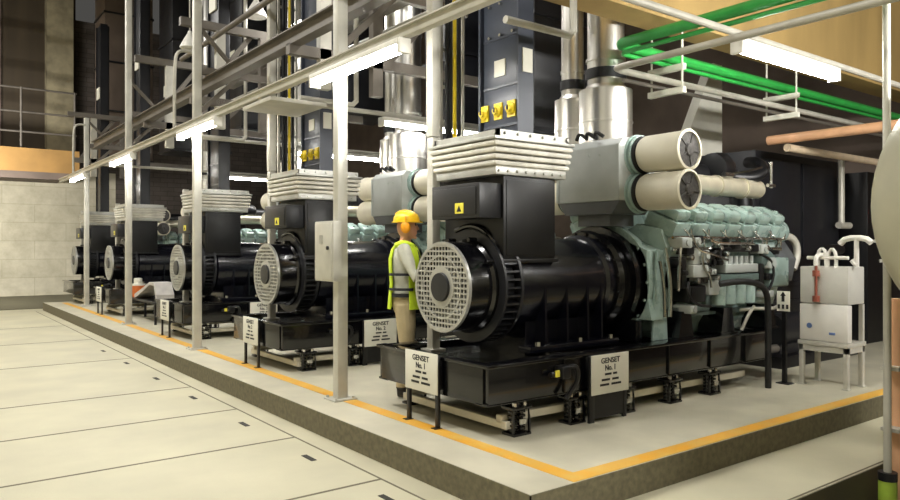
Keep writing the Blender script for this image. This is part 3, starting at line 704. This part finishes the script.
# ------------------------------------------------------------------ upper steelwork
for i, (x, z, w, ya, yb, lb) in enumerate(((.62, 3.98, .14, -1, 15.2, 'lower grey steel beam running above the lamp rail'), (1.75, 4.55, .16, 1.75, 9.6, 'upper grey steel beam running above the generators'))):
    b = MB(); b.box(x - w/2, x + w/2, ya, yb, z - .09, z - .075); b.box(x - w/2, x + w/2, ya, yb, z + .075, z + .09); b.box(x - .01, x + .01, ya, yb, z - .08, z + .08)
    tag(b.build('steel_beam', M['beam'], origin=(x, 8, z)), lb, 'beam', 'steel beams along the hall')
for i, y in enumerate((4.5, 7.95, 10.6, 17.25)):
    r = thing('cross_frame', ['grey steel cross frame between the first two posts', 'grey steel cross frame between the second and third posts', 'grey steel cross frame between the third and fourth posts', 'grey steel cross frame beyond the farthest post'][i], 'steel frame', (1.1, y, 4.2), 'steel cross frames')
    b = MB(); b.bar((.55, y, 3.85), (3.5, y, 3.85), .10, .12); b.build('lower_chord', M['beam'], r)
    b = MB(); b.bar((.4, y, 5.0), (3.5, y, 5.0), .10, .12); b.build('upper_chord', M['beam'], r)
    for j, (xa, xb) in enumerate(((.7, 1.5), (1.9, 2.9))):
        b = MB(); b.bar((xa, y + .06, 3.9), (xb, y + .06, 4.95), .07, .07); b.build('brace', M['beam'], r)
    for x in (1.0, 1.7):
        b = MB(); b.box(x - .07, x + .07, y - .05, y + .05, 3.45, 4.95); b.build('strut', M['beam_pale'] if x < 1.5 else M['beam'], r)
# trapeze hangers
def make_hanger(label):
    r = thing('pipe_hanger', label, 'hanger', (1.4, 1.12, 3.37), 'pale square pipe hangers')
    b = MB(); b.tube([(.80, 1.12, 3.37), (1.50, 1.12, 3.37), (1.55, 1.12, 3.42), (1.55, 1.12, 6.0)], .032, 8)
    b.build('frame', M['beam_pale'], r); return r
h1 = make_hanger('pale square hanger beside the nearest cable cabinet')
copy_tree(h1, (0, OFF[1], 0), 'pale square hanger beside the second cable cabinet'); copy_tree(h1, (0, OFF[2], 0), 'pale square hanger beside the third cable cabinet')
# dark ducts rising at the far end
for i, (x, y, w, d, m, lb) in enumerate(((2.3, 19.8, 1.3, 1.3, 'dark_wall', 'broad dark brown duct rising near the far wall'), (3.3, 16.4, 1.5, 1.2, 'cab_dark', 'broad black duct with a white label above the farthest generator'),
        (3.5, 12.2, 1.5, 1.2, 'cab_dark', 'broad black duct with a white label above the fourth generator'), (4.1, 9.0, 1.2, 1.2, 'cab_dark', 'black duct above the third generator'), (4.0, 5.6, .9, 1.0, 'cab_dark', 'black duct behind the second exhaust stacks'), (3.9, 3.6, 1.6, .8, 'cab_dark', 'black duct behind the nearest exhaust stacks'))):
    r = thing('vent_duct', lb, 'duct', (x, y, 3.0), 'dark air ducts')
    zb = 4.1 if i < 4 else 3.0
    b = MB(); b.box(x - w/2, x + w/2, y - d/2, y + d/2, zb, 11.99, .01)
    b.build('body', M[m], r)
    for z in (zb + .02, zb + 1.4, zb + 2.8, zb + 4.2):
        b = MB(); b.box(x - w/2 - .03, x + w/2 + .03, y - d/2 - .03, y + d/2 + .03, z, z + .05); b.build('flange', M['charcoal'], r)
    if 0 < i < 4:
        b = MB(); b.box(x - w/2 - .012, x - w/2, y - .2, y + .15, 5.5, 5.85); b.build('paper_label', M['white'], r)['label'] = 'white label'
# pipes and small fittings in the upper bays
for i, (x, y0, y1, z, rr, m, lb) in enumerate(((1.97, 2.5, 10.4, 4.32, .05, 'beam_pale', 'pale pipe running along the bays above the cabinets'), (2.3, 3, 11.4, 5.25, .09, 'steel', 'fat bright pipe running along the bays'), (.80, 3.2, 9.2, 4.75, .04, 'beam', 'thin grey pipe above the lamp rail'))):
    b = MB(); b.tube([(x, y0, z), (x, y1, z)], rr, 12)
    tag(b.build('overhead_pipe', M[m], origin=(x, y0, z)), lb, 'pipe', 'overhead pipes along the bays')
for i, (x, y, z, lb) in enumerate(((1.15, 9.9, 5.15, 'small white hanging lamp shade high beside the second post'), (1.6, 8.0, 5.3, 'small white hanging lamp shade high to the right of the second post'))):
    r = thing('hanging_lamp', lb, 'lamp', (x, y, z), 'small hanging lamps up high')
    b = MB(); b.lathe((x, y, z), (0, 0, 1), [(0, .17), (.02, .17), (.16, .10), (.26, .04), (.30, .03)], 20); b.build('shade', M['lamp_white'], r)
    b = MB(); b.cyl((x, y, z + .3), (x, y, 9), .012, seg=6); b.build('cord', M['beam_pale'], r)
# railing on the far mezzanine
r = thing('guard_railing', 'pale steel guard railing on the far ochre mezzanine', 'railing', (-2.5, 22.2, 4.64))
for x in (-6, -4.2, -2.4, -.6 + .54, 1.4):
    b = MB(); b.cyl((x, 22.2, 4.64), (x, 22.2, 6.5), .035, seg=10); b.build('baluster', M['beam'], r)
for z in (5.15, 5.75, 6.47):
    b = MB(); b.cyl((-6.9, 22.2, z), (1.45, 22.2, z), .03, seg=10); b.build('rail', M['beam'], r)

# ------------------------------------------------------------------ right side: pipes, tray
def xy_pipe(name, m, r, z, xe, ye, lb, x_end=10.3, y_end=-3.0, rad=.12, cat='pipe'):
    b = MB(); b.tube([(xe, y_end, z), (xe, ye - rad, z), (xe + .02, ye - .03, z), (xe + rad, ye, z), (x_end, ye, z)], r, 12)
    return tag(b.build(name, M[m], origin=(xe, ye, z)), lb, cat)
xy_pipe('green_pipe', 'green', .05, 3.53, 2.47, 1.42, 'upper bright green pipe turning the corner below the ochre beam', rad=.06)
xy_pipe('green_pipe', 'green', .022, 3.45, 2.50, 1.42, 'lower thin green pipe turning the corner below the ochre beam', rad=.05)
xy_pipe('conduit_run', 'beam_pale', .032, 3.285, 2.38, 1.40, 'pale grey conduit turning the corner under the green pipes')
b = MB(); b.tube([(2.62, 1.48, 3.23), (10.3, 1.48, 3.23)], .02, 10)
tag(b.build('straight_conduit', M['beam'], origin=(2.62, 1.48, 3.23)), 'thin dark grey straight conduit below the cornered grey one', 'conduit')
for i, (x, lb) in enumerate(((3.2, 'pipe hanger with two pale channels under the green pipes, left of the tube lamp'), (5.4, 'pipe hanger with two pale channels near the black cabinet'))):
    r = thing('pipe_hanger', lb, 'hanger', (x, 1.4, 3.1), 'two-tier pipe hangers')
    for z in (3.17, 3.395):
        b = MB(); b.box(x - .03, x + .03, 1.20, 1.62, z - .03, z + .03, .003); b.build('channel', M['white'], r)
    for y in (1.23, 1.59):
        b = MB(); b.cyl((x, y, 3.15), (x, y, 3.83), .011, seg=8); b.build('rod', M['white'], r)
b = MB(); b.tube([(6.0, 1.9, 3.0), (6.0, -2.5, 3.0)], .06, 14)
tag(b.build('orange_pipe', M['orange_pipe'], origin=(6, 0, 3)), 'salmon orange pipe crossing above the black cabinet at right', 'pipe')
b = MB(); b.tube([(5.9, 1.60, 2.87), (10.3, 1.60, 2.87)], .05, 12)
tag(b.build('pale_pipe', M['pale_pipe'], origin=(6, 1.6, 2.87)), 'pale tan pipe running right from the salmon pipe', 'pipe')
b = MB(); b.prism([(5.7, 2.9), (6.7, 2.9), (6.7, 4.3), (6.48, 4.3)], 'y', 3.0, 3.15)
tag(b.build('sheet_gusset', M['white'], origin=(6.3, 3.0, 2.9)), 'pale grey slanting sheet metal panel behind the air cleaners', 'panel')
# dark radiator cabinet
r = thing('black_cabinet', 'big black cabinet beyond the end of the nearest engine', 'cabinet', (7.1, 2.6, PZ))
b = MB(); b.box(5.95, 8.25, 2.05, 3.5, PZ, 2.9, .01); b.build('body', M['cab_dark'], r)
for x in (6.05, 7.15):
    b = MB(); b.box(x, x + 1.02, 2.03, 2.05, 1.5, 2.8, .006); b.build('door', M['cab_dark'], r)
for z in (.6, .85, 1.1, 1.3):
    b = MB(); b.box(6.1, 8.1, 2.02, 2.05, z, z + .06); b.build('louvre', M['charcoal'], r)
b = MB(); b.tube([(8.0, 1.9, 1.95), (8.0, 1.9, 2.95)], .045, 10); b.cyl((7.92, 1.9, 1.95), (8.25, 1.9, 1.95), .05, seg=10)
tag(b.build('white_pipe', M['beam_pale'], origin=(8, 1.9, 1.9)), 'short white upright pipe in front of the black cabinet at right', 'pipe')
# far right dark switchboard with red light
r = thing('switchboard', 'dark switchboard with a small red light at the far right', 'cabinet', (9.3, 1.9, PZ))
b = MB(); b.box(8.5, 10.3, 1.75, 2.5, PZ, 2.75, .01); b.build('body', M['black_matt'], r)
b = MB(); b.ball((9.0, 1.735, 2.2), .035); b.build('red_light', M['red_led'], r)['label'] = 'small red light'
b = MB()
for x, z in ((8.7, 1.7), (9.2, 1.6), (9.5, 1.9), (8.9, 1.4), (9.4, 1.2)): b.box(x, x + .06, 1.73, 1.75, z, z + .05)
b.build('switch', M['white'], r)
# dark pump group low behind the stand
r = thing('pump_skid', 'dark low pump set on the plinth behind the white tank stand', 'pump', (5.9, 1.6, PZ))
b = MB(); b.box(5.3, 7.4, 1.35, 1.9, PZ, .34, .01); b.build('base', M['black_matt'], r)
b = MB(); b.cyl((5.5, 1.6, .62), (6.2, 1.6, .62), .2, seg=24); b.cyl((6.2, 1.6, .62), (6.5, 1.6, .62), .13, seg=24); b.box(5.55, 6.1, 1.5, 1.7, .34, .5); b.build('motor', M['charcoal'], r)
b = MB(); b.lathe((6.5, 1.6, .62), (1, 0, 0), [(0, .12), (.03, .24), (.22, .24), (.26, .12), (.45, .11)], 28); b.box(6.5, 6.8, 1.5, 1.7, .34, .5); b.tube([(6.62, 1.6, .8), (6.62, 1.6, 1.5), (6.9, 1.6, 1.6), (7.3, 1.6, 1.6)], .07, 12, 2); b.build('pump_body', M['black_matt'], r)
b = MB(); b.tube([(5.0, 1.5, .42), (5.45, 1.5, .42)], .05, 12); b.cyl((5.0, 1.5, .42), (5.03, 1.5, .42), .08, seg=16); b.build('inlet_pipe', M['beam'], r)

# ------------------------------------------------------------------ white tank on stand
r = thing('dosing_tank_stand', 'pale square steel stand holding the small white tank, at the right end of the plinth', 'stand', (4.75, .54, PZ))
for x, y in ((4.6, .30), (4.6, .745), (4.93, .30), (4.93, .745)):
    b = MB(); b.box(x, x + .05, y, y + .045, PZ, .66, .004); b.box(x - .01, x + .06, y - .01, y + .055, PZ, PZ + .012); b.build('leg', M['post'], r)
b = MB(); b.box(4.59, 4.99, .29, .80, .62, .665, .004); b.box(4.60, 4.625, .3, .79, .56, .62); b.box(4.6, 4.98, .30, .325, .56, .62); b.build('top', M['post'], r)
for y in (.30, .745):
    b = MB(); b.box(4.93, 4.97, y, y + .04, .666, 1.048); b.build('upright', M['post'], r)
r = thing('dosing_tank', 'small milky square tank with white pipework on the pale stand', 'tank', (4.78, .54, .665))
b = MB(); b.box(4.60, 4.70, .30, .785, .668, 1.045, .012); b.build('lower_box', M['plastic_white'], r)
b = MB(); b.box(4.61, 4.97, .30, .785, 1.05, 1.43, .012); b.build('upper_tank', M['plastic'], r)
b = MB(); b.cyl((4.595, .68, .82), (4.60, .68, .82), .028, seg=14); b.build('blue_mark', M['blue'], r)['label'] = 'round blue mark'
b = MB(); b.box(4.594, 4.60, .42, .48, .74, .765); b.build('blue_mark', M['blue'], r)['label'] = 'small blue mark'
b = MB(); b.tube([(4.57, .60, 1.44), (4.57, .60, 1.52), (4.62, .60, 1.55), (4.68, .56, 1.55)], .022, 10, 1)
b.tube([(4.66, .73, 1.52), (4.66, .32, 1.52)], .02, 10); b.tube([(4.66, .62, 1.43), (4.66, .62, 1.58), (4.66, .58, 1.62), (4.66, .54, 1.58), (4.66, .54, 1.43)], .018, 10, 1)
b.tube([(4.66, .52, 1.43), (4.66, .52, 1.56), (4.66, .48, 1.62), (4.66, .44, 1.56), (4.66, .44, 1.43)], .018, 10, 1)
b.tube([(4.7, .26, 1.43), (4.7, .26, 1.72)], .024, 10); b.tube([(4.7, .42, 1.66), (4.7, .36, 1.72), (4.7, .18, 1.72), (4.7, .12, 1.67)], .03, 10, 1); b.tube([(4.7, .3, 1.50), (4.7, .26, 1.45)], .03, 8)
b.build('pipework', M['plastic_white'], r)
b = MB(); b.cyl((4.575, .60, 1.10), (4.575, .60, 1.44), .014, seg=10)
for z in (1.10, 1.36): b.cyl((4.575, .60, z - .03), (4.575, .60, z + .03), .035, seg=12); b.cyl((4.545, .60, z), (4.60, .60, z), .02, seg=10)
b.build('valve', M['red_brown'], r)['label'] = 'red-brown valve'

# ------------------------------------------------------------------ big cream tank at the right edge with post
r = thing('cream_tank', 'big cream pressure tank cut off by the right edge of the photo', 'tank', (2.45, -1.75, -.25))
TC = (2.30, -1.87, 1.90)
b = MB()
prof = [(-.50 * math.cos(a), .98 * math.sin(a)) for a in [i * PI / 2 / 10 for i in range(11)]]
b.lathe(TC, (1, 0, 0), [(t + .0, q) for t, q in prof] + [(1.6, .98)] + [(1.6 + .5 * math.sin(a), .98 * math.cos(a)) for a in [i * PI / 2 / 8 for i in range(1, 9)]], 56)
b.build('shell', M['tank'], r)
for x in (2.6, 3.6):
    b = MB(); b.prism([(-2.47, -.25), (-1.27, -.25), (-1.12, 1.25), (-1.5, 1.0), (-1.87, .93), (-2.24, 1.0), (-2.62, 1.25)], 'x', x, x + .08); b.build('saddle', M['beam'], r)
r = thing('steel_post', 'thin pale steel post with lime painted foot, at right', 'post', (2.74, -.80, -.25))
b = MB(); b.cyl((2.74, -.80, -.25), (2.70, -.80, 7), .026, seg=14); b.build('shaft', M['post'], r)
b = MB(); b.cyl((2.74, -.80, -.25), (2.74, -.80, -.04), .06, seg=16); b.build('painted_foot', M['lime'], r)['label'] = 'lime painted foot'
b = MB(); b.ring((2.74, -.80, -.04), (0, 0, 1), .024, .062, 0, .06, 16); b.build('collar', M['charcoal'], r)
r = thing('orange_pipe_riser', 'upright salmon pipe at the right edge beneath the cream tank', 'pipe', (2.9, -.80, -.25))
b = MB(); b.cyl((2.92, -.80, -.25), (2.92, -.80, 1.25), .05, seg=16); b.build('pipe', M['orange_pipe'], r)
for z in (.30, .74):
    b = MB(); b.box(2.77, 2.98, -.86, -.74, z, z + .025); b.build('clamp', M['post'], r)

# ------------------------------------------------------------------ pail and folded sheet in the far bay
r = thing('trestle', 'low black trestle between the third and fourth generators', 'trestle', (.95, 11.7, PZ))
b = MB(); b.box(.78, 1.15, 10.7, 12.85, .58, .62, .005); b.build('top', M['black_matt'], r)
for y in (10.85, 12.7):
    for x in (.82, 1.11):
        b = MB(); b.box(x - .02, x + .02, y - .02, y + .02, PZ, .58); b.build('leg', M['black_matt'], r)
r = thing('orange_pail', 'orange pail with a white lid on the low black trestle', 'pail', (.92, 12.5, .62))
b = MB(); b.lathe((.92, 12.5, .62), (0, 0, 1), [(0, .11), (.01, .125), (.22, .145), (.23, .15), (.24, .15)], 24); b.build('body', M['orange'], r)
b = MB(); b.lathe((.92, 12.5, .86), (0, 0, 1), [(0, .15), (.03, .15), (.04, .08), (.14, .08), (.15, .04)], 24); b.build('lid', M['white'], r)
b = MB(); b.prism([(12.3, .622), (12.3, .70), (11.7, .84), (11.2, .98), (10.9, .98), (10.72, .76), (10.72, .622), (10.9, .92), (11.2, .93), (11.7, .78), (12.2, .64)], 'x', .80, 1.12)
tag(b.build('folded_sheet', M['sheet'], origin=(.95, 11.5, .622)), 'pale grey folded sheet lying beside the orange pail on the trestle', 'sheet')

# ------------------------------------------------------------------ worker
def worker(loc, rz):
    r = thing('person', 'person in yellow hard hat, lime vest and khaki trousers standing behind the nearest fan', 'person', loc)
    r.rotation_euler = (0, 0, rz); r['o'] = (0, 0, 0)
    b = MB()
    # torso rings
    def loft(rings, seg=24):
        R2 = []
        for (cx, cy, z, rx, ry) in rings: R2.append([b.bm.verts.new((cx + rx*math.cos(2*PI*i/seg), cy + ry*math.sin(2*PI*i/seg), z)) for i in range(seg)])
        for p, q in zip(R2, R2[1:]):
            for i in range(seg): b.face((p[i], p[(i+1) % seg], q[(i+1) % seg], q[i]))
        b.face(R2[0][::-1]); b.face(R2[-1])
    loft([(0, 0, .80, .10, .15), (0, 0, .88, .125, .175), (0, 0, .98, .12, .165), (.0, 0, 1.08, .112, .155), (0, 0, 1.2, .125, .17), (.0, 0, 1.32, .13, .185), (-.005, 0, 1.40, .11, .18), (-.01, 0, 1.455, .075, .11), (.0, 0, 1.48, .06, .065)])
    b.cyl((-.005, 0, 1.43), (.015, 0, 1.56), .058, .052, 16)
    # head
    b.ball((.02, 0, 1.625), .098, .078, .12, 24); b.ball((.045, 0, 1.575), .07, .058, .07, 16)
    b.tube([(.105, 0, 1.645), (.128, 0, 1.605), (.112, 0, 1.598)], [.012, .017, .012], 8)
    b.ball((.107, 0, 1.562), .012, .028, .008, 10); b.ball((.098, 0, 1.522), .02, .025, .018, 10)
    for s in (-1, 1): b.ball((.005, s * .08, 1.61), .018, .012, .032, 10)
    for s in (-1, 1):
        b.tube([(0, s*.085, .88), (.015, s*.095, .66), (.02, s*.10, .48), (-.01, s*.105, .28), (-.02, s*.11, .09)], [.098, .088, .068, .066, .062], 16)
        b.tube([(-.07, s*.11, .05), (-.02, s*.11, .055), (.06, s*.115, .045), (.14, s*.12, .035), (.18, s*.122, .03)], [.04, .05, .046, .04, .028], 12)
    HD = []
    for s, el, wr in ((-1, (.10, -.275, 1.15), (.30, -.17, 1.34)), (1, (.12, .27, 1.14), (.34, .12, 1.36))):
        sh = Vector((-.005, s*.175, 1.405)); el = Vector(el); wr = Vector(wr)
        b.tube([sh + Vector((0, -s*.05, -.01)), sh, sh.lerp(el, .5), el, el.lerp(wr, .35), wr], [.06, .068, .058, .05, .048, .034], 14)
        d = (wr - el).normalized(); side = d.cross(Vector((0, s, .2))).normalized(); up = side.cross(d)
        pm = wr + d * .055; HD.append((wr, d))
        b.tube([wr - d*.01, wr + d*.03, wr + d*.09], [.028, .036, .036], 10)
        for f, (off, ln) in enumerate(((-.030, .062), (-.010, .072), (.011, .068), (.031, .052))):
            a = wr + d*.085 + up*off*1.0
            b.tube([a, a + d*ln*.5 + side*.004, a + d*ln*.8 + side*.022, a + d*ln*.85 + side*.042], [.0095, .009, .0085, .007], 8)
        a = wr + d*.03 + up*.03
        b.tube([a, a + d*.03 + up*.025 + side*.01, a + d*.055 + up*.022 + side*.03], [.012, .0105, .008], 8)
    bmesh.ops.recalc_face_normals(b.bm, faces=b.bm.faces[:])
    me = bpy.data.meshes.new('person_body'); b.bm.to_mesh(me); b.bm.free()
    tmp = bpy.data.objects.new('person_body', me); COL.objects.link(tmp)
    rm = tmp.modifiers.new('r', 'REMESH'); rm.mode = 'VOXEL'; rm.voxel_size = .0065
    sm = tmp.modifiers.new('s', 'SMOOTH'); sm.iterations = 3; sm.factor = .5
    bpy.context.view_layer.update()
    m2 = bpy.data.meshes.new_from_object(tmp.evaluated_get(bpy.context.evaluated_depsgraph_get()))
    bpy.data.objects.remove(tmp)
    m2.materials.clear()
    for k in ('shirt', 'khaki', 'skin', 'boot', 'eye'): m2.materials.append(M[k])
    for p in m2.polygons:
        c = p.center; i = 0
        if c.z < .105: i = 3
        elif c.z < .955 and abs(c.y) < .21: i = 1
        if c.z > 1.475 and abs(c.y) < .12 and (c - Vector((.02, 0, 1.6))).length < .2: i = 2
        for wr, d in HD:
            if (c - wr).dot(d) > .005 and (c - wr).length < .2: i = 2
        if i == 2:
            for s in (-1, 1):
                if (c - Vector((.105, s*.034, 1.645))).length < .014: i = 4
        p.material_index = i; p.use_smooth = True
    bd = bpy.data.objects.new('body', m2); COL.objects.link(bd); bd.parent = r; bd['o'] = (0, 0, 0)
    # hard hat
    b = MB(); seg = 28
    b.lathe((.015, 0, 1.665), (0, 0, 1), [(0, .142), (.008, .142), (.012, .128), (.05, .124), (.085, .10), (.105, .06), (.112, .01)], seg, scale=(.88, 1.0))
    b.prism([(.09, -.07), (.15, -.05), (.172, 0), (.15, .05), (.09, .07)], 'z', 1.663, 1.673); b.tube([(-.09, 0, 1.745), (-.03, 0, 1.782), (.06, 0, 1.775), (.12, 0, 1.73)], .012, 8, 2)
    b.build('hard_hat', M['hat'], r)
    for s in (-1, 1):
        b = MB(); b.lathe((.01, s*.082, 1.615), (0, s, 0), [(0, .032), (.012, .045), (.035, .047), (.048, .03)], 20, scale=(1, 1.2)); b.tube([(.01, s*.105, 1.64), (.01, s*.125, 1.69), (.01, s*.12, 1.72)], .008, 6, 1)
        b.build('ear_cup', M['muff'], r)['label'] = 'orange ear cup'
    # vest: front and back panels over the shoulders
    b = MB()
    def panel(a0, a1, rows, n=12, th=.014):
        g = []
        for (z, rx, ry) in rows:
            row = []
            for i in range(n + 1):
                a = a0 + (a1 - a0) * i / n
                row.append((b.bm.verts.new((rx*math.cos(a), ry*math.sin(a), z)), b.bm.verts.new(((rx+th)*math.cos(a), (ry+th)*math.sin(a), z))))
            g.append(row)
        for r0, r1 in zip(g, g[1:]):
            for i in range(n):
                for k in (0, 1): b.face((r0[i][k], r0[i+1][k], r1[i+1][k], r1[i][k]))
            for i in (0, n): b.face((r0[i][0], r0[i][1], r1[i][1], r1[i][0]))
        for row in (g[0], g[-1]):
            for i in range(n): b.face((row[i][0], row[i+1][0], row[i+1][1], row[i][1]))
    rows = [(.84, .155, .205), (.95, .146, .195), (1.08, .132, .178), (1.2, .14, .188), (1.32, .144, .195), (1.41, .118, .175), (1.455, .085, .12)]
    panel(math.radians(146), math.radians(214), rows); panel(math.radians(-72), math.radians(-6), rows); panel(math.radians(6), math.radians(72), rows)
    for s in (-1, 1): b.tube([(-.085, s*.10, 1.445), (-.01, s*.12, 1.475), (.075, s*.10, 1.44)], .026, 8, 2)
    v = b.build('safety_vest', M['hivis'], r, origin=(0, 0, 0))
    for z in (1.03, 1.17):
        for s in (-1, 1):
            b = MB()
            for k in range(10):
                a0 = math.radians(58 + k * 9.5); a1 = math.radians(67.5 + k * 9.5)
                b.bar((.158*math.cos(a0), s*.205*math.sin(a0), z), (.158*math.cos(a1), s*.205*math.sin(a1), z), .012, .025)
            b.build('vest_strap', M['strap'], v)
    for s in (-1, 1):
        b = MB(); b.tube([(.09, s*.06, 1.44), (.135, s*.08, 1.36), (.15, s*.10, 1.25)], .013, 6, 1); b.build('vest_strap', M['strap'], v)
    b = MB(); b.ring((0, 0, .955), (0, 0, 1), .135, .148, 0, .035, 28)
    for v2 in b.bm.verts: v2.co.y *= 1.3
    b.build('belt', M['strap'], r)
    return r
worker((.98, 2.78, PZ), -.62)

# ------------------------------------------------------------------ light
def area(name, loc, sx, sy, power, col, rot=(0, 0, 0)):
    l = bpy.data.lights.new(name, 'AREA'); l.shape = 'RECTANGLE'; l.size = sx; l.size_y = sy; l.energy = power; l.color = col
    o = bpy.data.objects.new(name, l); COL.objects.link(o); o.location = loc; o.rotation_euler = rot; return o
WARM = (1, .975, .925)
for x, y in ((-3.4, -3), (-3.4, 3), (-3.4, 9), (-3.4, 15)):
    area('unseen_high_bay_light', (x, y, 8.5), 1.2, 1.2, 250, WARM)
area('unseen_wall_fill', (-3.4, 19, 3.4), 3, .4, 520, WARM, (math.radians(84), 0, 0))  # unseen light added to brighten the lower far wall
area('unseen_high_bay_light', (-3.4, 19, 8.5), 1.2, 1.2, 200, WARM)  # extra unseen light added for the far wall
area('unseen_fill_light', (4.6, -2.6, 3.6), .4, 1.4, 60, WARM)  # unseen fill added over the front right, no fixture
area('unseen_fill_light', (3.4, -4.6, 3.4), 2.6, .3, 380, WARM, (math.radians(82), 0, 0))  # unseen frontal fill added for the engine side and ochre beam
for y in (3.2, 7.8): area('unseen_fill_light', (2.2, y, 5.6), .4, 1.4, 70, WARM)  # unseen fill lights added above the bays
w = bpy.data.worlds.new('hall'); SC.world = w; w.use_nodes = True
w.node_tree.nodes['Background'].inputs[0].default_value = (1, .97, .9, 1); w.node_tree.nodes['Background'].inputs[1].default_value = .05
SC.view_settings.view_transform = 'Standard'; SC.view_settings.look = 'None'; SC.view_settings.gamma = 1; SC.view_settings.use_curve_mapping = False
SC.view_settings.exposure = 0.42
for o in list(SC.objects):
    if 'o' in o: del o['o']
